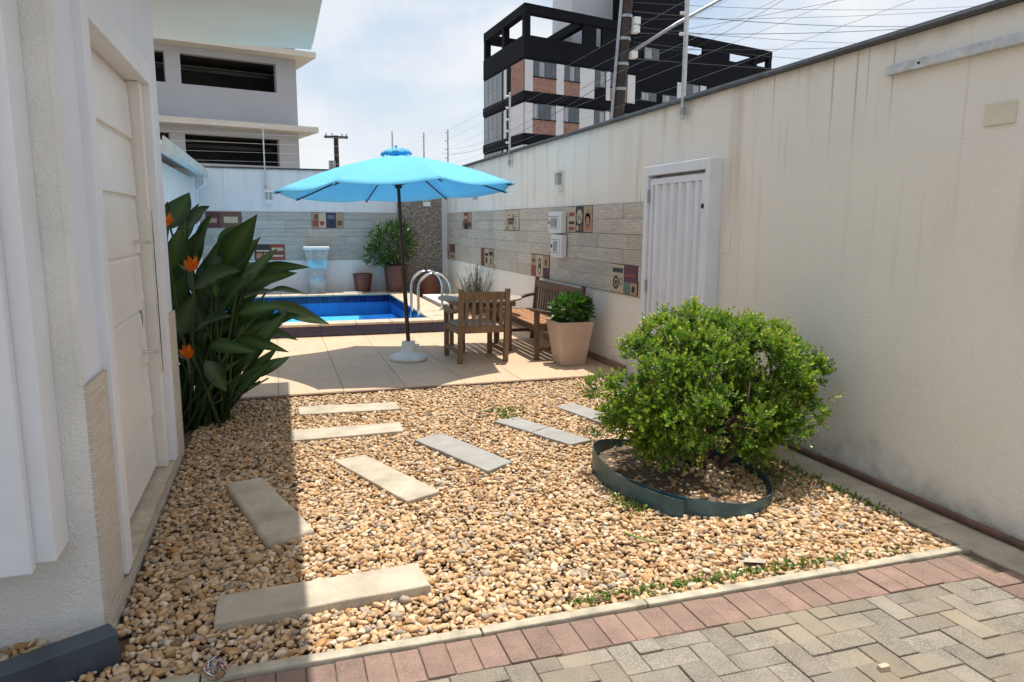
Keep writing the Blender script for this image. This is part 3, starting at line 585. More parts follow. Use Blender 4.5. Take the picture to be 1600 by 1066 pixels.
# ---- outbuilding behind the strelitzia
ob = root('outbuilding', (-2.5,12.6,0), 'low white outbuilding with mossy roof edge left of the pool', 'outbuilding')
obj('wall', B(-4.5,9.6,-.14,-1.47,15.36,2.42), M['wall_b'], ob)
obj('roof', MB().hexa([(-4.6,9.4,3.25),(-1.28,9.4,2.52),(-1.28,15.36,2.52),(-4.6,15.36,3.25),(-4.6,9.4,3.31),(-1.28,9.4,2.58),(-1.28,15.36,2.58),(-4.6,15.36,3.31)]), M['roof'], ob)
def extrude_y(poly, y0, y1):
    n = len(poly); mb = MB()
    return mb.add([(p[0],y0,p[1]) for p in poly]+[(p[0],y1,p[1]) for p in poly], [tuple(range(n)), tuple(range(2*n-1,n-1,-1))]+[(i,n+i,n+(i+1)%n,(i+1)%n) for i in range(n)])
obj('gutter', extrude_y([(-1.32,2.45),(-1.19,2.45),(-1.17,2.57),(-1.185,2.57),(-1.2,2.465),(-1.31,2.465),(-1.31,2.57),(-1.325,2.57)], 9.4, 15.35), M['roof'], ob)
obj('corner_post', B(-1.469,14.9,-.14,-1.40,15.05,2.42), M['trim'], ob)
obj('downpipe', MB().tube([(-1.25,15.2,2.45),(-1.25,15.2,2.3),(-1.40,15.2,2.2),(-1.40,15.2,0)], .03, 8), M['white'], ob)
# ---- gate in the right wall
gt = root('garden_gate', (3.44,5.82,0), 'white ribbed metal gate in a projecting frame on the cream wall', 'gate')
GY0, GY1, GZ = 5.27, 6.39, 2.125
obj('gate_frame', MB().box(3.375,GY0,-.012,3.4995,GY0+.07,GZ).box(3.375,GY1-.07,-.012,3.4995,GY1,GZ).box(3.375,GY0+.0705,GZ-.085,3.4995,GY1-.0705,GZ), M['trim'], gt, bevel=.004)
lf = obj('gate_leaf', MB().box(3.442,GY0+.078,.02,3.46,GY1-.078,GZ-.115), M['trim'], gt)
obj('leaf_border', MB().box(3.40,GY0+.078,.02,3.4415,GY0+.15,GZ-.115).box(3.40,GY1-.13,.02,3.4415,GY1-.078,GZ-.115).box(3.40,GY0+.1505,GZ-.17,3.4415,GY1-.1305,GZ-.115), M['trim'], lf)
ny = 6; w = (GY1-.132-GY0-.152)/ny
for i in range(ny):
    y0 = GY0+.152+i*w
    obj('rib', MB().hexa([(3.4415,y0+.035,.03),(3.4415,y0+w-.015,.03),(3.403,y0+w-.035,.03),(3.403,y0+.055,.03),(3.4415,y0+.035,GZ-.172),(3.4415,y0+w-.015,GZ-.172),(3.403,y0+w-.035,GZ-.172),(3.403,y0+.055,GZ-.172)]), M['trim'], lf)
obj('handle', MB().tube([(3.40,5.40,.97),(3.35,5.40,.97),(3.345,5.41,.97),(3.345,5.52,.965)], .010, 8), M['white'], gt, smooth='all')
obj('lock_plate', B(3.392,5.375,.84,3.3995,5.425,1.0), M['white'], gt); obj('keyhole', B(3.389,5.393,.87,3.3915,5.407,.90), M['dark'], gt)
obj('latch', MB().tube([(3.40,5.385,1.74),(3.388,5.385,1.74)], .02, 12), M['dark'], gt)
for z in (.35, 1.0, 1.85): obj('hinge', MB().tube([(3.385,GY1-.075,z-.06),(3.385,GY1-.075,z+.06)], .011, 8), M['galv'], gt)
# ---- small fittings on the walls
def wall_lamp(label, on, a, z, s=1):
    loc = (3.46,a,z-.12) if on == 'R' else (a,15.36 if on == 'B' else 15.29,z-.12)
    rt = root('wall_lamp', loc, label, 'wall lamp', 'box lamps on the boundary walls')
    def bx(d0,d1,w,z0,z1):
        return B(3.4995-d1,a-w/2,z0,3.4995-d0,a+w/2,z1) if on == 'R' else B(a-w/2,(15.3995 if on == 'B' else 15.3295)-d1,z0,a+w/2,(15.3995 if on == 'B' else 15.3295)-d0,z1)
    obj('body', bx(0,.02,.15,z-.13,z+.13), M['white'], rt); obj('cover', bx(.0205,.075,.15,z-.13,z-.05), M['white'], rt); obj('cap', bx(.0205,.075,.15,z+.10,z+.13), M['white'], rt)
    obj('diffuser', bx(.021,.065,.12,z-.049,z+.099), M['lampglass'], rt)
    obj('side', bx(.0205,.07,.012,z-.049,z+.099), M['white'], rt)
wall_lamp('white box lamp on the cream wall above the meter boxes', 'R', 8.86, 2.13)
wall_lamp('white box lamp on the cream wall behind the umbrella rim', 'R', 12.95, 2.07)
wall_lamp('white box lamp on the back wall above the strelitzia', 'B', -.10, 2.09)
wall_lamp('small white lamp on the dark mosaic panel', 'M', 3.03, 2.08)
for (y0,y1,z0,z1,lb) in ((8.60,9.05,1.475,1.745,'upper white meter box with small window on the tiled wall'),(8.58,8.95,1.165,1.455,'lower white meter box under the other on the tiled wall')):
    rt = root('meter_box', (3.45,(y0+y1)/2,z0), lb, 'meter box', 'meter boxes on the tiled wall')
    obj('box', B(3.40,y0,z0,3.479,y1,z1), M['white'], rt, bevel=.012); obj('lid', B(3.388,y0+.05,z0+.04,3.3995,y1-.05,z1-.04), M['white'], rt, bevel=.004)
    obj('window', B(3.3855,y0+.10,z0+.08,3.3875,y1-.12,z1-.08), M['lampglass'], rt); obj('latch', B(3.38,y1-.085,(z0+z1)/2-.02,3.3875,y1-.06,(z0+z1)/2+.02), M['dark'], rt)
    for zz in (z0+.062, z1-.066): obj('seal', B(3.3862,y0+.06,zz,3.3878,y1-.06,zz+.006), M['dark'], rt)
tag(obj('cover_plate', B(3.492,5.12,1.36,3.4995,5.22,1.52), M['wall'], bevel=.002), 'small painted cover plate beside the gate frame', 'cover plate')
tag(obj('cover_plate', B(3.488,2.78,2.09,3.4995,2.95,2.20), M['plate'], bevel=.002), 'cream rectangular cover plate below the aluminium rail', 'cover plate')
rl = root('wall_rail', (3.48,2.2,2.45), 'aluminium rail fixed high on the cream wall', 'rail')
obj('rail', B(3.455,.2,2.455,3.4995,3.60,2.51), M['alu'], rl, bevel=.003); obj('screw', MB().tube([(3.457,3.36,2.482),(3.452,3.36,2.482)], .008, 10), M['dark'], rl); obj('screw', MB().tube([(3.457,2.2,2.482),(3.452,2.2,2.482)], .008, 10), M['dark'], rl)
# electric fence posts and wires
def fpost(x, y, z0, z1, label, axis):
    rt = root('fence_post', (x,y,z0), label, 'fence post', 'electric fence posts on the walls')
    obj('post', B(x-.012,y-.02,z0,x+.012,y+.02,z1), M['alu'], rt)
    for k in range(5):
        z = z1-.06-k*.17
        if z < 2.74: break
        obj('insulator', MB().tube([(x-.012,y,z),(x-.06,y,z)] if axis == 'R' else [(x,y-.02,z),(x,y-.07,z)], .015, 8), M['white'], rt)
    obj('bracket', B(x-.016,y-.03,z0+.04,x+.016,y+.03,z0+.10), M['galv'], rt)
fpost(3.452, 5.86, 2.50, 3.95, 'electric fence post rising from the cream wall above the gate', 'R')
fpost(3.452, 10.9, 2.45, 3.55, 'electric fence post on the cream wall beyond the meter boxes', 'R')
fpost(3.452, 15.1, 2.45, 3.5, 'electric fence post at the far corner end of the cream wall', 'R')
fpost(3.0, 15.35, 2.42, 3.45, 'electric fence post on the back wall over the mosaic panel', 'B')
fpost(2.35, 15.35, 2.42, 3.45, 'electric fence post on the back wall behind the umbrella top', 'B')
fpost(-.15, 15.35, 2.22, 3.5, 'electric fence post on the back wall over its box lamp', 'B')
for k in range(5):
    z = 3.44-k*.17
    tag(obj('fence_wire', MB().tube([(3.392,-1,z+.1),(3.392,5.86,z+.02),(3.392,10.9,z),(3.392,15.1,z)], .0013, 5), M['galv']), 'thin electric fence wire along the top of the cream wall', 'wire', 'electric fence wires over the cream wall')
    tag(obj('fence_wire', MB().tube([(-4.5,15.28,z),(-.15,15.28,z),(2.35,15.28,z),(3.39,15.28,z)], .0013, 5), M['galv']), 'thin electric fence wire along the top of the back wall', 'wire', 'electric fence wires over the back wall')

# ================================================================== BEYOND THE WALLS
# grey building on the left: floors with open dark bays and projecting slabs
gb = root('grey_building', (0,30,0), 'grey multi storey building with dark open bays and cream projecting slabs', 'building')
A0 = Vector((1.0, 30, 0)); UX = Vector((-.968, -.25, 0)); VY = Vector((0, 1, 0)); NF = Vector((.25,-.968,0))
def gq(a0,a1,d0,d1,z0,z1):
    P = lambda a,d,z: A0+UX*a-NF*d+Vector((0,0,z))
    return [P(a1,d0,z0),P(a0,d0,z0),P(a0,d1,z0),P(a1,d1,z0),P(a1,d0,z1),P(a0,d0,z1),P(a0,d1,z1),P(a1,d1,z1)]
flo = [(-.14,2.2,2.2,2.21),(2.2,3.72,4.72,4.98),(5.22,6.42,7.45,7.68),(7.92,9.1,10.1,10.4)]
for z0,z1,z2,z3 in flo:
    obj('wall', MB().hexa(gq(0,14,0,.3,z0,z1)), M['bgrey'], gb)
    if z2 > z1+.05:
        for a0,a1 in ((0,.75),(4.05,4.55),(7.9,8.4),(11.7,14)): obj('pier', MB().hexa(gq(a0,a1,0,.3,z1+.002,z2-.002)), M['bgrey'], gb)
        obj('wall', MB().hexa(gq(0,14,0,.3,z2,z3)), M['bgrey'], gb)
        obj('back_wall', MB().hexa(gq(.05,14,2.2,2.3,z1,z2)), M['bdark'], gb)
        obj('bay_floor', MB().hexa(gq(.01,14,.31,2.19,z1-.12,z1-.02)), M['bdark'], gb); obj('bay_ceiling', MB().hexa(gq(.01,14,.31,2.19,z2+.02,z2+.1)), M['bdark'], gb)
        obj('side_wall', MB().hexa(gq(-.001,.2,.301,9,z0,z3)), M['bgrey'], gb)
        obj('beam', MB().hexa(gq(.76,11.7,1.0,1.15,z1+.62*(z2-z1),z1+.62*(z2-z1)+.12)), M['bdark'], gb)
for z in (4.985, 7.685, 10.405):
    obj('slab', MB().hexa(gq(-.55,14,-.75,9,z,z+.20)), M['bcream'], gb)
# dark apartment block on the right
ab = root('apartment_block', (20,55,0), 'black, white and brick apartment block with open rooftop frame', 'building')
CA = Vector((17.3,51.2,0)); AU = Vector((.966,.259,0)); AV = Vector((-.045,.999,0)); ZT = 16.9
def aq(a0,a1,d0,d1,z0,z1):
    P = lambda a,d,z: CA+AU*a+AV*d+Vector((0,0,z))
    return [P(a0,d0,z0),P(a1,d0,z0),P(a1,d1,z0),P(a0,d1,z0),P(a0,d0,z1),P(a1,d0,z1),P(a1,d1,z1),P(a0,d1,z1)]
def A(name, a0,a1,d0,d1,z0,z1, mat, par=None): return obj(name, MB().hexa(aq(a0,a1,d0,d1,z0,z1)), M[mat], par or ab)
A('wall', 0,26.6,0,9.2,-.14,13.3,'black')
A('parapet', -.05,10.6,-.05,.25,13.3,14.8,'black'); A('parapet', 15.72,26.65,-.05,.25,13.3,15.5,'black'); A('parapet', -.05,.25,.2501,9.2,13.3,14.8,'black'); A('parapet', .2501,26.6,8.95,9.2,13.3,14.6,'black')
# rooftop frame of posts and beams
A('roof_post', 0,.5,0,.5,14.8,16.25,'black'); A('roof_wall', 5.3,6.5,.05,.4,14.8,16.25,'black'); A('roof_wall', 7.1,10.6,.05,.4,14.8,16.25,'black'); A('roof_wall', 18.0,21.2,.05,.4,15.5,16.25,'black'); A('roof_post', 24.3,24.7,0,.5,15.5,16.25,'black'); A('roof_post', 26.2,26.65,0,.5,15.5,16.25,'black')
for d in (4.3, 8.7): A('roof_post', 0,.5,d,d+.5,14.8,16.25,'black')
A('roof_beam', -.02,10.59,-.02,.52,16.26,16.92,'black'); A('roof_beam', 15.71,26.67,-.02,.52,16.26,16.95,'black'); A('roof_beam', -.02,.53,.53,9.2,16.26,16.92,'black'); A('roof_beam', .54,26.6,8.7,9.2,16.1,16.8,'black'); A('roof_beam', 5.3,5.8,.53,8.69,16.2,16.85,'black'); A('roof_beam', 26.15,26.65,.53,8.69,16.26,16.9,'black'); A('roof_beam', 20.9,21.3,.53,8.69,16.26,16.85,'black')
for a in (9, 20, 26.2): A('roof_post', a,a+.5,8.7,9.2,14.6,16.1,'black')
A('tank_room', 6.3,10.55,4.2,8,13.3,21.5,'bwhite'); A('tank_window', 7.0,7.5,4.1,4.199,17.6,18.3,'bglass')
A('stair_tower', 10.6,15.7,.0,6,13.3,25,'black')
tw2 = A('tower_window', 11.28,12.9,-.06,-.001,14.5,15.4,'bglass'); A('pane', 11.36,12.05,-.075,-.061,14.58,15.32,'curtain', tw2); A('pane', 12.13,12.82,-.075,-.061,14.58,15.32,'bglass', tw2)
# facade bays (a0, a1, kind) on the floors that rise above the garden wall
bays = [(.02,.72,'w'),(.72,2.79,'b'),(2.79,3.49,'w'),(3.49,4.96,'b'),(4.96,6.35,'w'),(6.35,7.45,'d'),(7.5,7.9,'w'),(7.9,9.6,'b'),(9.66,10.44,'w'),(15.03,16.0,'w'),(16.0,17.6,'d'),(17.7,18.4,'w'),(19.5,20.5,'w')]
for fl in range(4):
    z0 = 11.0-fl*2.93; z1 = z0+2.12
    A('floor_band', -.08,26.62,-.10,-.0011,z0-.64,z0-.002,'black'); A('floor_band', -.10,-.0805,-.08,9.2,z0-.64,z0-.002,'black')
    for a0,a1,k in bays:
        if k == 'w': A('panel', a0,a1,-.06,-.001,z0,z1,'bwhite')
        elif k == 'b':
            A('brick_panel', a0,a1,-.05,-.001,z0,z0+1.0,'bbrick'); wn = A('window', a0,a1,-.03,-.001,z0+1.01,z1,'bglass'); n = 4 if a1-a0 > 2 else 3
            for q in range(n): x0 = a0+(a1-a0)*q/n; A('pane', x0+.05,x0+(a1-a0)/n-.05,-.045,-.031,z0+1.07,z1-.06,'curtain' if (q+fl) % 3 == 1 else 'bglass', wn)
            A('sill', a0-.02,a1+.02,-.12,-.0505,z0+1.0,z0+1.06,'black')
        else:
            wn = A('window', a0,a1,-.03,-.001,z0+.9,z1,'bglass'); A('pane', a0+.08,(a0+a1)/2-.03,-.045,-.031,z0+1.0,z1-.08,'bglass', wn); A('pane', (a0+a1)/2+.03,a1-.08,-.045,-.031,z0+1.0,z1-.08,'curtain', wn)
    for a0 in (11.1, 13.4, 21.6, 24.0):
        wn = A('window', a0,a0+1.65,-.04,-.001,z0+.35,z0+1.0,'bglass'); A('pane', a0+.06,a0+.78,-.055,-.041,z0+.42,z0+.93,'curtain', wn); A('pane', a0+.86,a0+1.58,-.055,-.041,z0+.42,z0+.93,'bglass', wn)
    A('panel', -.06,-.001,.02,2.6,z0,z1,'bbrick' if fl == 0 else 'bwhite'); A('panel', -.06,-.001,3.6,4.2,z0,z1,'bwhite')
    wn = A('window', -.04,-.001,4.6,9.0,z0,z1,'bglass')
    for q in range(4): A('pane', -.055,-.041,4.7+q*1.08,5.65+q*1.08,z0+1.0,z1-.08,'bglass', wn); A('pane', -.055,-.041,4.7+q*1.08,5.65+q*1.08,z0+.08,z0+.92,'curtain' if q == 2 else 'bglass', wn)
# utility pole with street-lamp arm and wires
up = root('utility_pole', (5.85,13,0), 'dark leaning utility pole with metal conduit behind the cream wall', 'utility pole')
pp = lambda z: Vector((6.03+.063*z, 13, z))
obj('pole', MB().tube([pp(-.14),pp(4),pp(9.5)], [.14,.12,.105], 14), M['upole'], up, smooth=True)
obj('conduit', MB().tube([pp(0)+Vector((-.16,-.08,0)),pp(4.5)+Vector((-.15,-.07,0)),pp(8)+Vector((-.13,-.08,0))], .03, 8), M['galv'], up, smooth='all')
for z in (4.1,4.55,5.0,5.4): obj('strap', MB().tube([pp(z)-Vector((0,0,.025)),pp(z)+Vector((0,0,.025))], .132, 14), M['galv'], up)
obj('lamp_arm', MB().tube([pp(4.75)+Vector((.12,-.1,0)),(7.4,12.9,5.35),(9.2,12.8,6.35),(10.4,12.8,6.8)], .032, 10), M['galv'], up, smooth='all')
obj('lamp_head', MB().box(10.3,12.66,6.72,11.0,12.94,6.86), M['galv'], up, bevel=.03)
obj('crossarm', B(5.5,12.75,8.2,7.6,12.85,8.32), M['upole'], up)
for k, z in enumerate((4.7,5.15,5.3)): obj('cable_clamp', MB().box(pp(z).x+.10,12.8,z-.05,pp(z).x+.22,12.95,z+.07), M['white'], up)
wires = [(YW(990,y0,13), YW(1575,y1,17), sg) for y0,y1,sg in ((-40,-8,.1),(-8,-30,.2),(4,6,.15),(18,34,.2),(30,10,.1),(42,62,.2),(52,30,.15),(66,95,.2),(78,60,.1),(92,118,.1),(60,-60,.1))]
wires += [(YW(975,95,13), YW(690,232,40), .5), (YW(975,110,13), YW(690,240,40), .5), (YW(1240,-10,13.5), YW(1000,110,15), .1)]
for k, (a, b_, sag) in enumerate(wires):
    a, b_ = Vector(a), Vector(b_)
    pts = [a.lerp(b_, t/16)-Vector((0,0,4*sag*(t/16)*(1-t/16))) for t in range(17)]
    tag(obj('overhead_wire', MB().tube(pts, .0042 if k % 3 else .0065, 5), M['wire']), 'thin black overhead wire running from the leaning pole to the distant crossarm pole' if k in (11,12) else 'thin black overhead wire crossing the sky beside the leaning utility pole', 'wire', 'overhead wires from the utility pole')
fp = root('utility_pole', (3.2,40,0), 'distant slim pole with a single crossarm beyond the back wall', 'utility pole')
obj('pole', MB().tube([(3.2,40,-.14),(3.2,40,6.1)], [.17,.12], 10), M['upole'], fp); obj('crossarm', B(2.6,39.85,5.95,3.8,39.95,6.07), M['upole'], fp)
for x in (2.7,3.0,3.5,3.72): obj('insulator', MB().tube([(x,39.9,6.07),(x,39.9,6.2)], .035, 6), M['galv'], fp)
obj('transformer', MB().tube([(2.95,39.8,4.2),(2.95,39.8,4.8)], .18, 10), M['galv'], fp)

# ================================================================== GRAVEL, SLABS
SLABS = {  # top-face corners
 's1': [(-.30,2.86),(.57,2.90),(.555,3.13),(-.30,3.10)], 's2': [(-.11,3.57),(.13,3.67),(-.14,4.56),(-.36,4.51)], 's3': [(.64,3.93),(.86,4.03),(.51,4.87),(.30,4.82)],
 's4': [(1.22,4.29),(1.43,4.43),(1.13,5.24),(.90,5.12)], 's5': [(1.94,4.67),(2.14,4.72),(1.81,5.52),(1.60,5.44)], 's6': [(2.40,5.16),(2.60,5.24),(2.44,5.81),(2.25,5.75)],
 's7': [(.03,5.35),(.86,5.36),(.88,5.62),(.04,5.64)], 's8': [(.12,6.10),(.94,6.05),(.95,6.29),(.11,6.36)]}
LAB = {'s1': ('tan concrete stepping slab closest to the driveway kerb','slab_tan'), 's2': ('worn tan stepping slab with rounded edges in the house shade','slab_tan'), 's3': ('tan stepping slab third along the path from the driveway','slab_tan'),
 's4': ('speckled grey stepping slab fourth along the path','slab_grey'), 's5': ('cracked grey stepping slab near the round bush','slab_grey'), 's6': ('grey stepping slab partly behind the round bush','slab_grey'),
 's7': ('long tan stepping slab parallel to the patio, second from its edge','slab_tan'), 's8': ('long tan stepping slab lying closest to the patio edge','slab_tan')}
def inpoly(px, py, poly, grow=0.0):
    c = np.ones(px.shape, bool); n = len(poly)
    for i in range(n):
        (x0,y0),(x1,y1) = poly[i], poly[(i+1)%n]; e = ((x1-x0)*(py-y0)-(y1-y0)*(px-x0))/math.hypot(x1-x0, y1-y0); c &= e > -grow
    return c
def slab_mesh(poly, ztop, rnd, tilt):
    """rectangle with slightly wandering edges"""
    rr = random.Random(hash(str(poly)) & 0xffff); pts = []
    for i in range(4):
        a, b_ = Vector(poly[i]).to_3d(), Vector(poly[(i+1)%4]).to_3d(); n_ = 5
        for k in range(n_):
            p = a.lerp(b_, k/n_) if k else a.lerp(b_, .0)
            pts.append((p.x+rr.uniform(-.004,.004), p.y+rr.uniform(-.004,.004)))
    n = len(pts); cx = sum(p[0] for p in pts)/n; cy = sum(p[1] for p in pts)/n
    Z = lambda p: ztop+(p[0]-cx)*tilt[0]+(p[1]-cy)*tilt[1]
    vs = [(p[0],p[1],-.05) for p in pts]+[(p[0],p[1],Z(p)) for p in pts]
    return MB().add(vs, [tuple(range(n-1,-1,-1)), tuple(range(n,2*n))]+[(i,(i+1)%n,n+(i+1)%n,n+i) for i in range(n)])
for k, poly in SLABS.items():
    lb, mt = LAB[k]
    if k == 's5':
        a, b_, c, d = [Vector(p) for p in poly]; m1, m2 = a.lerp(d, .48), b_.lerp(c, .53)
        rt = root('stepping_slab', (1.87,5.1,0), lb, 'stepping slab', 'stepping slabs in the gravel')
        g = (d-a).normalized()*.006
        obj('slab_half', slab_mesh([tuple(a),tuple(b_),tuple(m2-g),tuple(m1-g)], .030, 0, (.01,.006)), M[mt], rt, bevel=.006)
        obj('slab_half', slab_mesh([tuple(m1+g),tuple(m2+g),tuple(c),tuple(d)], .027, 0, (-.008,-.01)), M[mt], rt, bevel=.006)
    else:
        o = obj('stepping_slab', slab_mesh(poly, .042 if k in ('s1','s2') else .028, 0, (R.uniform(-.012,.012), R.uniform(-.012,.012))), M[mt], bevel=.022 if k == 's2' else .008, seg=3)
        tag(o, lb, 'stepping slab', 'stepping slabs in the gravel')
gv = struct('gravel_bed', MB().box(-3,2.583,-.14,3.199,6.844,-.022), M['soil'])
# pebbles
PAL = np.array([(.60,.455,.285),(.56,.40,.23),(.50,.33,.165),(.66,.53,.37),(.45,.27,.12),(.38,.34,.28),(.70,.62,.49),(.28,.19,.11),(.58,.42,.25),(.62,.47,.30)])
PAL = PAL*np.array([1.15,1.05,.97]); PAL = np.clip(PAL, 0, .86)
PW = np.array([.17,.18,.12,.12,.07,.08,.07,.05,.08,.06])
def ico(sub):
    import bmesh
    bm = bmesh.new(); bmesh.ops.create_icosphere(bm, subdivisions=sub, radius=1); v = np.array([x.co[:] for x in bm.verts]); f = np.array([[w.index for w in x.verts] for x in bm.faces]); bm.free(); return v, f
def stone_shapes(sub, n):
    v, f = ico(sub); out = []
    for i in range(n):
        a = NR.normal(size=(5,3)); a /= np.linalg.norm(a, axis=1)[:,None]; off = NR.uniform(.48,.88,5)
        w = v.copy()
        for k in range(5):                       # flatten against random planes: water-worn facets
            d = w@a[k]; w -= np.outer(np.clip(d-off[k],0,None)*.85, a[k])
        w *= 1+NR.normal(size=(len(v),1))*.05
        w *= np.array([NR.uniform(1.05,1.7), NR.uniform(.8,1.1), NR.uniform(.55,.9)])
        out.append(w)
    return out, f
def scatter(x0,x1,y0,y1,sp,keep,seed):
    r = np.random.RandomState(seed); nx = int((x1-x0)/sp); ny = int((y1-y0)/sp)
    gx, gy = np.meshgrid(np.arange(nx), np.arange(ny)); px = x0+(gx+.5*(gy%2)+r.uniform(-.42,.42,gx.shape))*sp; py = y0+(gy+r.uniform(-.42,.42,gx.shape))*sp
    px, py = px.ravel(), py.ravel(); m = keep(px, py); return px[m], py[m]
def rotm(r, n):
    yaw = r.uniform(0,6.283,n); a = r.normal(0,.28,n); b_ = r.normal(0,.28,n); cy, sy, ca, sa, cb, sb = np.cos(yaw), np.sin(yaw), np.cos(a), np.sin(a), np.cos(b_), np.sin(b_)
    Z = np.zeros(n); O = np.ones(n)
    Rz = np.stack([np.stack([cy,-sy,Z],1),np.stack([sy,cy,Z],1),np.stack([Z,Z,O],1)],1); Rx = np.stack([np.stack([O,Z,Z],1),np.stack([Z,ca,-sa],1),np.stack([Z,sa,ca],1)],1); Ry = np.stack([np.stack([cb,Z,sb],1),np.stack([Z,O,Z],1),np.stack([-sb,Z,cb],1)],1)
    return Rz@Rx@Ry
BC = (2.36, 3.90)      # bush bed centre
def outside(px, py):
    m = np.ones(px.shape, bool)
    for p in SLABS.values(): m &= ~inpoly(px, py, p, -.004)
    m &= ((px-BC[0])/.50)**2+((py-BC[1])/.66)**2 > 1.0
    m &= ~((px < HX+.03) & (py > 2.90)); m &= ~((px < -.60) & (py < 2.94) & ((px+.625)*-.466+(py-2.80)*.885 > -.06)); return m
def pebbles(name, px, py, pz, size, shapes, faces, seed, parent, kind='stuff'):
    r = np.random.RandomState(seed); n = len(px); nv = len(shapes[0]); which = r.randint(0, len(shapes), n); S = np.array(shapes)[which]
    V = np.einsum('nij,nvj->nvi', rotm(r, n), S*size[:,None,None])+np.stack([px,py,pz],1)[:,None,:]
    F = (faces[None]+(np.arange(n)*nv)[:,None,None]).reshape(-1,3); V = V.reshape(-1,3)
    col = PAL[r.choice(len(PAL), n, p=PW/PW.sum())]*r.uniform(.70,1.10,(n,1)); col = np.repeat(np.concatenate([col,np.ones((n,1))],1), nv, 0)
    me = bpy.data.meshes.new(name); me.vertices.add(len(V)); me.vertices.foreach_set('co', V.astype(np.float32).ravel())
    me.loops.add(F.size); me.loops.foreach_set('vertex_index', F.astype(np.int32).ravel()); me.polygons.add(len(F)); me.polygons.foreach_set('loop_start', np.arange(0,F.size,3,dtype=np.int32))
    me.polygons.foreach_set('use_smooth', np.ones(len(F), bool)); me.update(calc_edges=True)
    ca = me.color_attributes.new('Col','FLOAT_COLOR','POINT'); ca.data.foreach_set('color', col.astype(np.float32).ravel()); me.materials.append(M['stone'])
    o = bpy.data.objects.new(name, me); COL.objects.link(o); o.parent = parent; o['kind'] = kind
    if parent is not None: o.location = -wloc(parent)
    return o
SH1, F1 = stone_shapes(2, 40); SH0, F0 = stone_shapes(1, 40)
px, py = scatter(-1.3,3.19,2.59,4.3,.0212,outside,1); pebbles('gravel', px, py, NR.uniform(-.012,.010,len(px)), .0082+.0112*NR.rand(len(px))**1.5, SH1, F1, 2, gv)
px, py = scatter(-1.6,3.19,4.3,6.84,.0225,outside,3); pebbles('gravel', px, py, NR.uniform(-.012,.010,len(px)), .0095+.0120*NR.rand(len(px))**1.4, SH0, F0, 4, gv)
px, py = scatter(-2.2,-.62,2.2,2.93,.028,lambda a,b_: ((a+.625)*-.466+(b_-2.80)*.885 > .055) & (b_ < 2.915),5); pebbles('gravel', px, py, NR.uniform(.02,.045,len(px)), NR.uniform(.014,.022,len(px)), SH1, F1, 6, gv)
# larger loose stones on top, each its own piece
sm_ = []
for k in range(14):
    w = SH1[k]; me = bpy.data.meshes.new('stone'); me.from_pydata([tuple(x) for x in w], [], [tuple(int(i) for i in f) for f in F1]); me.polygons.foreach_set('use_smooth', [True]*len(F1))
    c = PAL[NR.choice(len(PAL), p=PW/PW.sum())]*NR.uniform(.8,1.12); ca = me.color_attributes.new('Col','FLOAT_COLOR','POINT'); ca.data.foreach_set('color', np.tile(np.array([c[0],c[1],c[2],1],np.float32), len(w))); me.materials.append(M['stone']); sm_.append(me)
px, py = scatter(-.62,3.1,2.62,3.9,.12,outside,9); gl = wloc(gv)
for k in range(min(290, len(px))):
    s_ = R.uniform(.015,.021); o = shared('stone', sm_[k % 14], Vector((px[k],py[k],R.uniform(.006,.013)))-gl, gv, R.uniform(0,6.28), (s_,s_,s_))
o = shared('stone', sm_[3], Vector(G(400,873,.03))-gl, gv, .6, (.042,.036,.034))
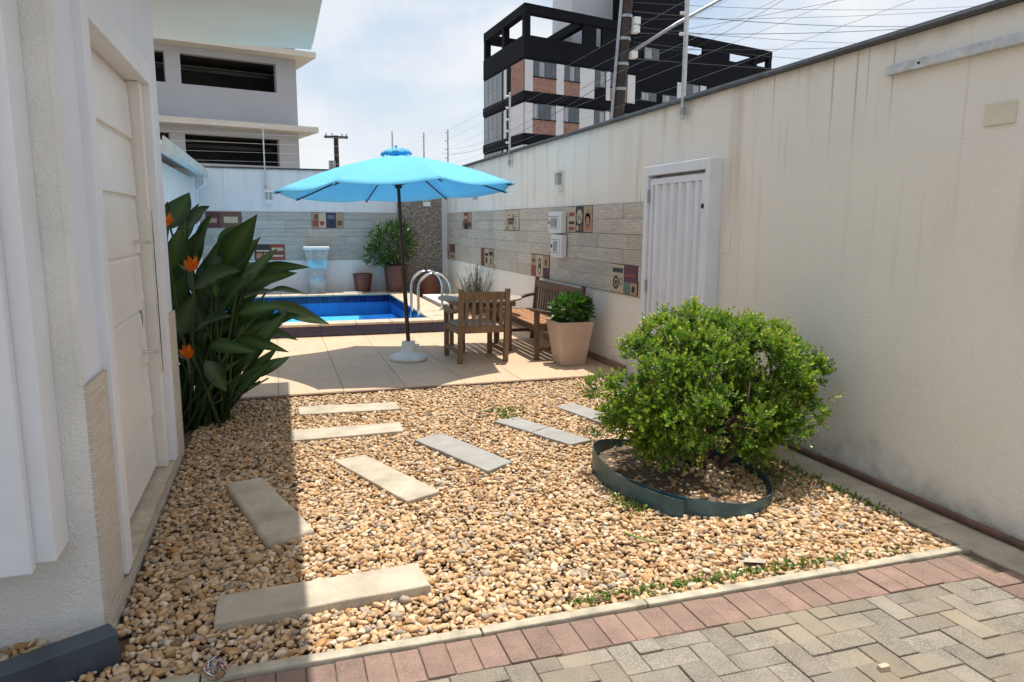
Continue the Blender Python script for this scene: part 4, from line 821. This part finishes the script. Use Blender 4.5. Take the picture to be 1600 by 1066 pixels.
# ================================================================== PLANTS
def leaf_quad(mb, p, d, up, ln, w, col):
    """small folded leaf: p base, d direction, up approx normal"""
    s = d.cross(up)
    if s.length < 1e-4: s = d.cross(Vector((1,0,.3)))
    s.normalize(); nrm = s.cross(d).normalized()
    m = p+d*ln*.5
    mb.add([p, m+s*w*.5+nrm*w*.16, p+d*ln, m-s*w*.5+nrm*w*.16], [(0,1,2),(0,2,3)], col)
def rv(r): 
    z = r.uniform(-1,1); a = r.uniform(0,6.283); q = math.sqrt(1-z*z); return Vector((q*math.cos(a), q*math.sin(a), z))
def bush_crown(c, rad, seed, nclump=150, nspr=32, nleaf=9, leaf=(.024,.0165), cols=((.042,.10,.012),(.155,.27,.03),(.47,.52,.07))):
    """uneven crown: leafy clumps of different size over and under the shell, each a bunch of short sprigs"""
    r = random.Random(seed); mb = MB(); c = Vector(c); rad = Vector(rad); cl = []
    lob = [(rv(r), r.uniform(.84,1.12)) for _ in range(26)]
    for k in range(nclump):
        q0, sc = lob[k % 26]; d = (q0+rv(r)*r.uniform(.15,.55)).normalized()
        if d.z < -.85: d.z = -d.z*.5; d.normalize()
        t = r.uniform(.78,1.05) if r.random() < .72 else r.uniform(.35,.75)
        t *= sc; nar = 1-.32*max(0, -d.z)
        if r.random() < .07 and d.z > .1: t *= 1.13
        cl.append((c+Vector((d.x*rad.x*nar, d.y*rad.y*nar, d.z*rad.z))*t, d, r.uniform(.05,.125), r.uniform(.0,1)))
    for p0, d, cr, tone in cl:
        for q in range(nspr):
            e = (rv(r)+d*.75+Vector((0,0,.35))).normalized(); p = p0+e*cr*r.uniform(.35,1.0); gd = (e+rv(r)*.35+Vector((0,0,.3))).normalized(); ln = r.uniform(.030,.065)*(1.9 if r.random() < .04 else 1)
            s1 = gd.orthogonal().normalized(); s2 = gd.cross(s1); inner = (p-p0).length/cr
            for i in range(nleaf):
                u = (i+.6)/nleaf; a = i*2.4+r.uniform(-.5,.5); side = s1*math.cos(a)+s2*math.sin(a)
                ld_ = (side*(1.2-.75*u)+gd*(.3+.8*u)).normalized(); f_ = min(1, max(0, u*.75*inner+.28*tone)); a_, b_ = (cols[0], cols[1]) if f_ < .5 else (cols[1], cols[2]); g_ = (f_*2) % 1 if f_ < 1 else 1  # yellow-green tips; inner shade and lit tone put into the leaf colour
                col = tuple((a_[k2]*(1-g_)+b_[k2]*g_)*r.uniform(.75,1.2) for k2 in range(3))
                leaf_quad(mb, p+gd*ln*u, ld_, gd, leaf[0]*r.uniform(.65,1.2), leaf[1]*r.uniform(.75,1.2), col)
    return mb
bs = root('round_bush', (2.58,4.0,0), 'round bright green shrub with small leaves in a teal edging ring', 'bush')
BCC = Vector((2.62,4.0,.50))
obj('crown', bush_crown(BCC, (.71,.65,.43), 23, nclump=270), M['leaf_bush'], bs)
for k in range(11):
    a = k*.6+R.uniform(-.2,.2); b0 = Vector((BCC.x+.10*math.cos(a), BCC.y+.10*math.sin(a), -.02)); q = R.uniform(.25,.5)
    e = Vector((BCC.x+q*math.cos(a), BCC.y+q*math.sin(a), R.uniform(.5,.8))); m_ = b0.lerp(e,.5)+Vector((R.uniform(-.05,.05),R.uniform(-.05,.05),-.04))
    obj('stem', MB().tube([b0, m_, e], [.022,.015,.006], 7), M['bark'], bs, smooth='all')
tw_ = MB()
for k in range(60):
    d = rv(R); d.z = abs(d.z)*.8-.25; e = BCC+Vector((d.x*.6, d.y*.58, d.z*.38)); b0 = BCC+Vector((d.x*.18, d.y*.18, -.25+R.uniform(0,.15)))
    tw_.tube([b0, b0.lerp(e,.5)+rv(R)*.03, e], [.006,.004,.002], 4)
o = obj('twigs', tw_, M['bark'], bs); o['kind'] = 'stuff'
# ring of plastic edging, its loose end lapping over
er = []
for k in range(61):
    t = k/60; a = math.radians(200+t*395); rr_ = 1+.10*max(0,t-.86)/.14; x = BC[0]+.50*rr_*math.cos(a); y = BC[1]+.67*rr_*math.sin(a)
    lift = .012+.075*max(0, -math.cos(a))+.012*math.sin(3*a); er.append((x, y, lift))
mb = MB(); n = len(er)
for (x,y,l_) in er:
    dx, dy = (x-BC[0]), (y-BC[1]); q = 1+.006/math.hypot(dx,dy)
    mb.v += [(x,y,-.03),(x,y,.055+l_),(BC[0]+dx*q,BC[1]+dy*q,.055+l_),(BC[0]+dx*q,BC[1]+dy*q,-.03)]
for i in range(n-1):
    for k in range(4): mb.f.append((i*4+k, i*4+(k+1)%4, i*4+4+(k+1)%4, i*4+4+k))
mb.f += [(0,1,2,3),((n-1)*4+3,(n-1)*4+2,(n-1)*4+1,(n-1)*4)]
tag(obj('garden_edging', mb, M['edging'], smooth=True), 'teal plastic edging strip curved around the round bush', 'edging')
so_ = MB(); vs = [(BC[0],BC[1],.055)]; 
for k in range(40): a = 2*math.pi*k/40; vs.append((BC[0]+.50*math.cos(a), BC[1]+.66*math.sin(a), .012+R.uniform(-.004,.008)))
struct('soil_bed', so_.add(vs, [(0,1+k,1+(k+1)%40) for k in range(40)]), M['soil'], gv)
inr = lambda px,py: ((px-BC[0])/.485)**2+((py-BC[1])/.645)**2 < 1
px, py = scatter(1.8,2.9,3.2,4.6,.030,inr,21); k_ = ((px > 2.42) & (NR.rand(len(px)) < .8)) | (NR.rand(len(px)) < .22); px, py = px[k_], py[k_]
rr2 = np.sqrt(((px-BC[0])/.5)**2+((py-BC[1])/.66)**2)
pebbles('gravel', px, py, .055-.043*rr2+NR.uniform(-.004,.008,len(px)), NR.uniform(.011,.019,len(px)), SH1, F1, 22, gv)
# weeds
def weeds(label, pts, n, seed, h=.05):
    r = random.Random(seed); mb = MB()
    for k in range(n):
        c = r.choice(pts); x = c[0]+r.gauss(0,c[2]); y = c[1]+r.gauss(0,c[3]); d = Vector((r.gauss(0,.6), r.gauss(0,.6), 1)).normalized(); ln = h*r.uniform(.4,1.2)
        col = tuple(q*r.uniform(.7,1.3) for q in ((.10,.19,.03) if r.random() < .8 else (.28,.24,.09)))
        p = Vector((x,y,.008)); leaf_quad(mb, p, d, rv(r), ln, ln*.28, col)
        for q in range(3): leaf_quad(mb, p+d*ln*r.uniform(.3,.9), (d*.3+rv(r)).normalized(), Vector((0,0,1)), .016, .011, col)
    o = obj('weeds', mb, M['leaf_pot']); tag(o, label, 'weeds', kind='stuff')
weeds('low green weeds growing along the kerb beside the gravel', [(1.2+.12*i,2.63+.01*(i%3),.06,.018) for i in range(11)]+[(1.9,2.63,.2,.015),(2.7,2.64,.15,.015)], 300, 31, .026)
weeds('green weeds growing outside the edging ring of the bush', [(2.95,3.75,.06,.14),(3.12,4.0,.03,.3),(3.15,3.3,.02,.3),(1.86,3.55,.05,.08)], 420, 32, .04)
weeds('small weeds between the grey stepping slabs', [(1.78,5.75,.12,.05),(2.2,4.62,.06,.05),(1.75,5.55,.05,.04),(2.25,4.9,.05,.06)], 160, 33, .05)
r_ = random.Random(77); mb = MB()
for k in range(170):
    x, y = (r_.gauss(2.35,.55), r_.gauss(3.75,.6)) if k < 110 else (r_.uniform(-.5,3.1), r_.uniform(2.7,6.6))
    if not (-.6 < x < 3.15 and 2.65 < y < 6.7): continue
    d = Vector((r_.gauss(0,1), r_.gauss(0,1), r_.uniform(-.1,.3))).normalized(); leaf_quad(mb, Vector((x,y,r_.uniform(.018,.028))), d, Vector((0,0,1)), r_.uniform(.018,.04), r_.uniform(.008,.016), r_.choice([(.16,.085,.04),(.24,.15,.07),(.10,.06,.035),(.30,.22,.08)]))
tag(obj('leaf_litter', mb, M['leaf_pot']), 'dry brown leaf scraps scattered over the gravel', 'leaf litter', kind='stuff')
tg = [G(975,832,.03), G(1003,842,.035), G(1030,848,.03)]
tag(obj('green_twig', MB().tube(tg, [.006,.005,.003], 6), pm('green_twig_skin', (.25,.34,.10), .6, .1), smooth='all'), 'broken green twig lying on the gravel by the bush', 'twig')
tag(obj('wood_chip', MB().hexa([G(1162,878,.018),G(1196,880,.018),G(1198,874,.018),G(1164,871,.018),G(1162,878,.03),G(1196,880,.03),G(1198,874,.03),G(1164,871,.03)]), M['slab_tan']), 'flat pale wood chip lying on the gravel', 'wood chip')
# ---- strelitzia
st = root('strelitzia_plant', (-.55,6.3,0), 'strelitzia clump with big dark paddle leaves and orange flowers', 'plant')
def big_leaf(parent, rootp, base, tip, w, bow, seed, face=None):
    r = random.Random(seed); base, tip = Vector(base), Vector(tip); ax = tip-base; ln = ax.length; t0 = ax.normalized()
    view = Vector((0,-1,.45)) if face is None else Vector(face)
    view = (view+Vector((r.uniform(-.5,.5), r.uniform(-.2,.2), r.uniform(-.2,.5)))).normalized()
    sd = t0.cross(view).normalized(); nr = sd.cross(t0).normalized()
    g = r.uniform(.75,1.25); c0 = (.028*g,.068*g,.024*g); c1 = (.048*g,.108*g,.032*g); cm = (.10*g,.15*g,.05*g)
    mb = MB(); n = 10; vs = []; cs = []
    for i in range(n+1):
        u = i/n; prof = (math.sin(math.pi*min(1,u)**.82)**.95)+.02
        c = base+ax*u+nr*(bow*ln*math.sin(math.pi*u)*.35)+Vector((0,0,-abs(bow)*ln*u*u*.25))
        hw = w*.5*max(.03, prof); wav = .06*w*math.sin(u*9+seed)
        for s_, hgt in ((-1,.30),(-.5,.10),(0,0),(.5,.10),(1,.30)):
            vs.append(c+sd*hw*s_+nr*(hgt*hw+(wav if abs(s_) == 1 else 0))); cs.append(cm if s_ == 0 else (c1 if abs(s_) == .5 else c0))
    fs = [(i*5+k, i*5+k+1, i*5+6+k, i*5+5+k) for i in range(n) for k in range(4)]
    mb.v = [tuple(v) for v in vs]; mb.f = fs; mb.c = cs
    lf_ = obj('leaf', mb, M['leaf_big'], parent, smooth='all')
    rp_ = Vector(rootp); m_ = rp_.lerp(base,.55)+Vector((0,0,.10*(base-rp_).length)); mb2 = MB().tube([rp_, m_, base, base+ax*.12], [.014,.011,.008,.006], 6); mb2.c = [(.06,.10,.03)]*len(mb2.v)
    obj('leaf_stalk', mb2, M['leaf_big'], lf_, smooth='all')
def z7(x, y, Y): return YW(240+x/2.667, 280+y/2.667, Y)
LV = [((285,370),(432,138),100,6.25,.1),((165,455),(362,368),95,5.95,.18),((400,395),(650,348),52,6.3,.25),((375,455),(597,378),66,6.2,.2),((480,512),(730,588),66,6.1,-.25),((350,565),(548,520),60,6.0,.2),
 ((465,605),(612,562),55,6.25,.15),((405,612),(602,665),40,6.35,.15),((330,662),(562,706),50,6.1,.2),((235,692),(422,706),56,5.95,.25),((215,755),(303,882),70,5.9,.1),((70,205),(152,55),95,6.1,.08),
 ((140,205),(234,110),75,6.3,.1),((165,335),(248,138),66,6.45,.08),((275,295),(342,190),64,6.5,.1),((62,440),(110,200),100,5.95,.06),((352,355),(424,248),66,6.5,.1),((470,470),(632,468),34,6.5,.2),
 ((180,520),(300,240),90,6.35,.06),((110,650),(178,470),80,6.0,.06),((250,470),(420,420),70,6.4,.15),((200,600),(360,470),80,6.2,.1),((280,600),(480,540),60,6.4,.15),((330,520),(520,455),60,6.5,.15),
 ((120,400),(210,190),80,6.6,.05),((230,420),(330,230),80,6.6,.06),((60,560),(130,330),90,6.2,.05),((160,640),(330,560),70,6.1,.12),((240,560),(300,400),70,6.5,.05),((30,300),(60,90),80,6.4,.05),((300,480),(400,300),70,6.7,.05),((100,300),(190,100),70,6.7,.05)]
for i, (b_, t_, w_, Y, bow) in enumerate(LV):
    rp_ = Vector((-.62+R.uniform(-.12,.20), 6.25+R.uniform(-.35,.45), -.01))
    base = z7(b_[0], b_[1], Y); tip = z7(t_[0], t_[1], Y-.12+R.uniform(-.25,.2))
    big_leaf(st, rp_, base, tip, w_*.0020, bow, i)
for i in range(110):    # lower crossing leaves that fill the middle of the clump
    a = R.uniform(-.8,1.9); rp_ = Vector((-.66+R.uniform(-.15,.2), 6.35+R.uniform(-.3,.5), -.01)); h = R.uniform(.12,1.2); base = rp_+Vector((math.sin(a)*.20, R.uniform(-.15,.25), h)); tip = base+Vector((math.sin(a)*.36, R.uniform(-.25,.2), R.uniform(.15,.5)))
    big_leaf(st, rp_, base, tip, R.uniform(.07,.125), .14, 100+i)
for i in range(14):
    rp_ = Vector((-.60+R.uniform(-.1,.15), 6.2+R.uniform(-.3,.4), -.01)); e = rp_+Vector((R.uniform(.05,.45), R.uniform(-.2,.1), R.uniform(.25,.5))); mb = MB().tube([rp_, rp_.lerp(e,.5)+Vector((0,0,.06)), e], [.012,.010,.007], 6); mb.c = [(.055,.085,.03)]*len(mb.v); obj('leaf_stalk', mb, M['leaf_big'], st, smooth='all')
def flower(px, py, Y, s, lean):
    p = YW(px, py, Y); rp_ = Vector((-.60, 6.2, 0))
    mb = MB(); petals = [(-.15,1.0),(.25,1.05),(.6,.85),(-.5,.8),(.05,.7)]
    for k, (a, l_) in enumerate(petals):
        d = Vector((math.sin(a+lean), R.uniform(-.35,.1), math.cos(a+lean))).normalized(); leaf_quad(mb, p, d, Vector((0,-1,0)), .13*s*l_, .034*s, (.80,.20,.012) if k % 2 else (.72,.13,.01))
        leaf_quad(mb, p, (d+Vector((.12,0,0))).normalized(), Vector((.5,-1,0)), .115*s*l_, .03*s, (.85,.27,.02))
    fl = obj('flower', mb, M['petal'], st)
    m2 = MB(); bd = Vector((-.6,-.15,.45)).normalized(); leaf_quad(m2, p-bd*.02, bd, Vector((0,-1,.3)), .13*s, .022, (.14,.12,.07)); b0 = p+Vector((.01,0,-.10*s)); m2.tube([rp_, rp_.lerp(b0,.5)+Vector((-.05,0,.1)), b0, p], [.010,.008,.010,.014], 6); m2.c = [(.14,.10,.07)]*4+[(.07,.10,.04)]*(len(m2.v)-4)
    obj('flower_stalk', m2, M['leaf_big'], fl)
flower(298,425,5.75,1.0,.1); flower(256,355,5.8,.9,.2); flower(293,562,5.75,.95,-.1)
# ---- planters
def tapered(c, b_, t_, h, wall, rim=0):
    mb = MB(); x, y, z = c
    sq = lambda r_, zz: [(x-r_,y-r_,zz),(x+r_,y-r_,zz),(x+r_,y+r_,zz),(x-r_,y+r_,zz)]
    vs = sq(b_, z)+sq(t_, z+h)+sq(t_-wall, z+h)+sq(t_-wall-.01, z+h-.05); fs = [(3,2,1,0)]
    for lv in range(3): fs += [(lv*4+k, lv*4+(k+1)%4, lv*4+4+(k+1)%4, lv*4+4+k) for k in range(4)]
    fs.append((12,13,14,15)); return mb.add(vs, fs)
def leafy(c, rad, n, seed, ln, w, cols, up=.4, parent=None, name='foliage', mat='leaf_pot'):
    r = random.Random(seed); mb = MB(); c = Vector(c)
    for k in range(n):
        d = rv(r); t = r.uniform(.35,1)**.6; p = c+Vector((d.x*rad[0], d.y*rad[1], d.z*rad[2]))*t
        q = (d+Vector((0,0,up))+rv(r)*.6).normalized(); col = r.choice(cols); g = r.uniform(.7,1.25); leaf_quad(mb, p, q, (Vector((0,0,1))+rv(r)*.6), ln*r.uniform(.6,1.2), w*r.uniform(.7,1.2), tuple(x*g for x in col))
    return obj(name, mb, M[mat], parent)
p1 = root('planter', (3.11,7.55,.022), 'tapered square beige planter with broad green leaves beside the bench', 'planter')
obj('pot', tapered((3.11,7.55,.0225), .14, .212, .50, .025), M['pot'], p1, bevel=.012, seg=3); obj('soil', B(2.93,7.37,.465,3.29,7.73,.48), M['soil'], p1)
leafy((3.13,7.55,.63), (.23,.22,.16), 560, 41, .09, .062, [(.035,.10,.018),(.07,.17,.03),(.05,.13,.022),(.10,.20,.04)], .35, p1)
leafy((3.14,7.55,.72), (.22,.2,.06), 14, 42, .05, .03, [(.55,.28,.20)], .5, p1, 'flowers')
def round_pot(label, x, y, r0, r1, h, z=.022, mat='terracotta'):
    rt = root('plant_pot', (x,y,z), label, 'plant pot', 'brown pots by the back wall')
    obj('pot', MB().lathe((x,y,z), [(r0,0),(r1*.97,h*.9),(r1,h*.9),(r1,h),(r1-.03,h),(r1-.035,h-.05)], 26), M[mat], rt, smooth=True); return rt
round_pot('small empty brown pot beside the waterfall spout', 1.66, 15.2, .13, .20, .50, .075)
obj('stand', B(1.55,15.1,.022,1.77,15.3,.074), M['concrete'], bpy.data.objects['plant_pot'])
q_ = round_pot('tall brown pot holding a leafy shrub before the mosaic panel', 2.33, 15.08, .19, .25, .72)
leafy((2.26,15.0,1.18), (.50,.30,.44), 1500, 43, .12, .030, [(.03,.075,.015),(.06,.13,.03),(.14,.22,.06),(.025,.06,.015)], .2, q_)
leafy((1.95,14.98,.95), (.30,.22,.22), 420, 44, .12, .028, [(.03,.075,.015),(.07,.15,.03),(.10,.18,.05)], .1, q_); leafy((2.42,15.0,1.42), (.2,.2,.18), 260, 45, .12, .028, [(.03,.075,.02),(.10,.18,.06)], .6, q_)
for k in range(5): a = k*1.3; obj('stem', MB().tube([(2.33,15.08,.65),(2.33+.12*math.cos(a),15.05+.08*math.sin(a),1.0),(2.28+.3*math.cos(a),15.02+.15*math.sin(a),1.35)], [.015,.011,.005], 6), M['bark'], q_)
round_pot('round brown pot behind the pool handrails', 3.02, 15.0, .17, .235, .50)
for (x, y, hh, lb, sd, lean) in ((3.30,12.30,.85,'grey green rosemary shrub against the foot of the tiled wall',51,.0),(3.33,12.95,.58,'sparse yellow green herb beside the rosemary shrub',52,.0)):
    rt = root('herb_plant', (x,y,.02), lb, 'plant'); r = random.Random(sd); mb = MB(); ms_ = MB()
    for k in range(60 if sd == 51 else 26):
        e = Vector((x+r.gauss(0,.15)-.05, y+r.gauss(0,.22), .02+hh*r.uniform(.5,1.1))); b0 = Vector((x+r.gauss(0,.04), y+r.gauss(0,.05), .02)); ms_.tube([b0, b0.lerp(e,.6)+rv(r)*.03, e], [.005,.004,.002], 4)
        for i in range(26):
            u = r.uniform(.3,1); leaf_quad(mb, b0.lerp(e,u), (rv(r)+Vector((0,0,.5))).normalized(), rv(r), .045, .008, tuple(q*r.uniform(.7,1.3) for q in ((.10,.13,.075) if sd == 51 else (.20,.24,.07))))
    obj('foliage', mb, M['leaf_pot'], rt); o = obj('stems', ms_, M['bark'], rt)
tag(obj('white_plaque', B(3.475,12.75,.32,3.4995,13.2,.72), M['white'], bevel=.005), 'pale square plaque on the wall behind the herb', 'plaque')

# ================================================================== FURNITURE
def armchair(name, label, cat, loc, rz, W, D, nback, mats, seat_mat, group=None):
    """slatted teak seat; front is local +Y"""
    t = root(name, loc, label, cat, group, rz); fm = M[mats]; hw = W/2
    for s in (-1,1):
        x = s*(hw-.028)
        obj('leg', MB().hexa([(x-.027,0,0),(x+.027,0,0),(x+.027,.055,0),(x-.027,.055,0),(x-.027,-.07,.85),(x+.027,-.07,.85),(x+.027,-.025,.85),(x-.027,-.025,.85)]), fm, t, local=True, bevel=.006)
        obj('leg', MB().box(x-.027,D-.075,0,x+.027,D-.02,.575), fm, t, local=True, bevel=.006)
        mb = MB(); n = 12; vs = []; fs = []
        for i in range(n+1):
            u = i/n; y = -.02+u*(D+.045); z = .600+.030*math.cos(u*math.pi*1.7)-.010*u; hwid = .030+.012*math.sin(u*math.pi)
            vs += [(x-hwid,y,z-.032),(x+hwid,y,z-.032),(x+hwid,y,z),(x-hwid,y,z)]
        for i in range(n): fs += [(i*4+k, i*4+4+k, i*4+4+(k+1)%4, i*4+(k+1)%4) for k in range(4)]
        fs += [(0,1,2,3),(n*4+3,n*4+2,n*4+1,n*4)]; obj('armrest', mb.add(vs, fs), fm, t, local=True, bevel=.005)
        obj('side_rail', B(x-.018,.056,.335,x+.018,D-.076,.405), fm, t, local=True, bevel=.003); obj('stretcher', B(x-.016,.05,.10,x+.016,D-.076,.145), fm, t, local=True, bevel=.003)
    obj('front_rail', B(-hw+.056,D-.062,.335,hw-.056,D-.032,.405), fm, t, local=True, bevel=.003); obj('back_rail', B(-hw+.056,.0,.345,hw-.056,.032,.425), fm, t, local=True, bevel=.003)
    # backrest
    up = lambda z: -.0824*z+.027
    obj('top_rail', MB().hexa([(-hw+.056,up(.72)-.012,.72),(hw-.056,up(.72)-.012,.72),(hw-.056,up(.72)+.016,.72),(-hw+.056,up(.72)+.016,.72),(-hw+.056,up(.81)-.012,.815),(hw-.056,up(.81)-.012,.815),(hw-.056,up(.81)+.016,.815),(-hw+.056,up(.81)+.016,.815)]), fm, t, local=True, bevel=.005)
    sp = (W-.112)/nback
    for i in range(nback):
        x = -hw+.056+(i+.5)*sp; w_ = min(.045, sp*.5)/2
        obj('back_slat', MB().hexa([(x-w_,up(.42)-.008,.426),(x+w_,up(.42)-.008,.426),(x+w_,up(.42)+.008,.426),(x-w_,up(.42)+.008,.426),(x-w_,up(.72)-.008,.719),(x+w_,up(.72)-.008,.719),(x+w_,up(.72)+.008,.719),(x-w_,up(.72)+.008,.719)]), fm, t, local=True, bevel=.003)
    ns = 6; sd_ = (D-.07)/ns
    for i in range(ns): obj('seat_slat', B(-hw+.03,.04+i*sd_+.006,.406,hw-.03,.04+(i+1)*sd_-.006,.426) if i < ns-1 else B(-hw+.03,.04+i*sd_+.006,.406,hw-.03,D-.012,.426), M[seat_mat], t, local=True, bevel=.003)
    return t
armchair('garden_armchair', 'weathered teak armchair with slatted back pulled up to the round table', 'chair', (2.19,7.86,.022), math.radians(2), .60, .66, 6, 'teak', 'teak_g')
armchair('garden_bench', 'dark teak bench with slatted back standing against the tiled wall', 'bench', (3.36,8.66,.022), math.radians(90), 1.66, .58, 17, 'teak_d', 'teak_s')
tb_ = root('round_table', (2.42,8.86,.022), 'round grey slatted teak table between armchair and bench', 'table'); TR, TZ = .53, .63
ns = 11; sw = 2*TR/ns
for i in range(ns):
    x0, x1 = -TR+i*sw+.005, -TR+(i+1)*sw-.005; top, bot = [], []
    for k in range(6):
        x = x0+(x1-x0)*k/5; h = math.sqrt(max(.0006, TR*TR-x*x)); top.append((x,h)); bot.append((x,-h))
    obj('slat', MB().prism(bot+top[::-1], TZ, TZ+.024), M['teak_g'], tb_, local=True, bevel=.003, seg=1)
obj('apron', MB().box(-.36,-.36,TZ-.065,.36,-.335,TZ-.002).box(-.36,.335,TZ-.065,.36,.36,TZ-.002).box(-.36,-.334,TZ-.065,-.335,.334,TZ-.002).box(.335,-.334,TZ-.065,.36,.334,TZ-.002), M['teak'], tb_, local=True)
for sx_ in (-1,1):
    for sy_ in (-1,1): obj('leg', B(sx_*.300-.025,sy_*.300-.025,0,sx_*.300+.025,sy_*.300+.025,TZ-.003), M['teak'], tb_, local=True, bevel=.004)
obj('stretcher', MB().box(-.31,-.02,.2,.31,.02,.24), M['teak'], tb_, local=True)
# ---- umbrella
um = root('patio_umbrella', (1.41,8.31,.022), 'large turquoise patio umbrella on a white round base', 'umbrella')
um.rotation_euler = (0,0,0)
TILT = Matrix.Rotation(math.radians(-1.9), 4, 'Y')@Matrix.Rotation(math.radians(-2.6), 4, 'X')
RU, ZR, ZT_ = 1.36, 1.93, 2.335; PH = math.radians(9)
def cano(r0, r1, z0, z1, sag, scal, nr_, na, wave=0):
    mb = MB(); vs = []; fs = []; tot = 8*na
    for i in range(nr_+1):
        t = i/nr_; r_ = r0+(r1-r0)*t
        for k in range(tot):
            a = PH+2*math.pi*k/tot; f_ = (k % na)/na; e = math.sin(math.pi*f_)
            oct_ = math.cos(math.pi/8)/math.cos(2*math.pi*f_/8-math.pi/8)           # straight edges between ribs
            rr_ = r_*(oct_*(1-scal*t*e)); z = z0+(z1-z0)*(t**1.06)+.035*math.sin(math.pi*t)-sag*e*t*(1-.3*t)+wave*t*math.sin(k*2.1+.5)
            vs.append(Vector((rr_*math.cos(a), rr_*math.sin(a), z)))
    for i in range(nr_):
        for k in range(tot): fs.append((i*tot+k, i*tot+(k+1)%tot, (i+1)*tot+(k+1)%tot, (i+1)*tot+k))
    return mb.add([TILT@v for v in vs], fs)
o = obj('canopy', cano(.10, RU, ZT_-.02, ZR, .055, .04, 10, 8), M['cloth'], um, local=True, smooth=True); o.data.set_sharp_from_angle(angle=math.radians(7))
sd = o.modifiers.new('thick','SOLIDIFY'); sd.thickness = .003
mb = cano(.02, .185, ZT_+.028, ZT_-.005, -.02, .0, 4, 8, .014); v_ = obj('vent_cap', mb, M['cloth'], o, local=True, smooth=True); s2 = v_.modifiers.new('thick','SOLIDIFY'); s2.thickness = .003
obj('finial', MB().tube([TILT@Vector((0,0,ZT_+.05)), TILT@Vector((0,0,ZT_+.10))], [.022,.014], 10), M['cloth'], o, local=True)
obj('pole', MB().tube([(0,0,.20),TILT@Vector((0,0,1.02))], .024, 14), M['pole'], um, local=True, smooth=True); obj('pole', MB().tube([TILT@Vector((0,0,1.0)),TILT@Vector((0,0,ZT_))], .019, 14), M['pole'], um, local=True, smooth=True)
obj('joint', MB().tube([TILT@Vector((0,0,.97)),TILT@Vector((0,0,1.06))], .031, 14), M['pole'], um, local=True); obj('runner', MB().tube([TILT@Vector((0,0,1.96)),TILT@Vector((0,0,2.04))], .04, 12), M['pole'], um, local=True)
for k in range(8):
    a = PH+math.pi*k/4; c_, s_ = math.cos(a), math.sin(a); q = lambda r_, z: TILT@Vector((r_*c_, r_*s_, z))
    rb = obj('rib', MB().bar(q(.05,ZT_-.03), q(RU*.995,ZR-.022), .012, .016), M['pole'], um, local=True); obj('strut', MB().bar(q(.04,2.0), q(RU*.45,ZR+.24), .010, .012), M['pole'], rb, local=True)
    obj('tip', MB().tube([q(RU*.985,ZR-.008), q(RU*1.012,ZR-.012)], .013, 8), M['cloth'], rb, local=True)
obj('base', MB().lathe((0,0,0), [(.205,0),(.218,.012),(.218,.035),(.20,.055),(.14,.075),(.095,.095),(.082,.115),(.078,.205),(.07,.218),(.03,.22)], 36), M['base'], um, local=True, smooth=True)
obj('tightening_knob', MB().tube([(.07,-.03,.17),(.11,-.05,.17)], .018, 8), M['base'], um, local=True)
# ---- small loose things
p = G(337,1047,.03)
yb = root('thread_ball', (p.x,p.y,0), 'small ball of red, blue and white threads on the gravel by the kerb', 'ball')
mb = MB().lathe((p.x,p.y,-.002), [(.012,0),(.032,.012),(.040,.034),(.036,.054),(.02,.068),(.006,.072)], 18); obj('core', mb, PRINT['tan'], yb, smooth=True)
for k in range(34):
    col = ['red','navy','cream','teal','white'][k % 5]; n1_ = rv(R); a1 = n1_.orthogonal().normalized(); a2 = n1_.cross(a1); c = Vector((p.x,p.y,.036)); pts = [c+(a1*math.cos(t*.5)+a2*math.sin(t*.5))*.0385+n1_*R.uniform(-.006,.006) for t in range(9)]
    obj('thread', MB().tube(pts, .0022, 4), PRINT[col] if col in PRINT else M['white'], yb)
p = G(1380,1048,.0)
tag(obj('stone_chip', MB().hexa([(p.x-.022,p.y-.012,.0),(p.x+.02,p.y-.016,.0),(p.x+.022,p.y+.012,.0),(p.x-.02,p.y+.014,.0),(p.x-.02,p.y-.010,.022),(p.x+.018,p.y-.013,.024),(p.x+.02,p.y+.010,.024),(p.x-.018,p.y+.012,.021)]), M['coping'], bevel=.003), 'small pale stone chip lying on the grey pavers', 'stone')
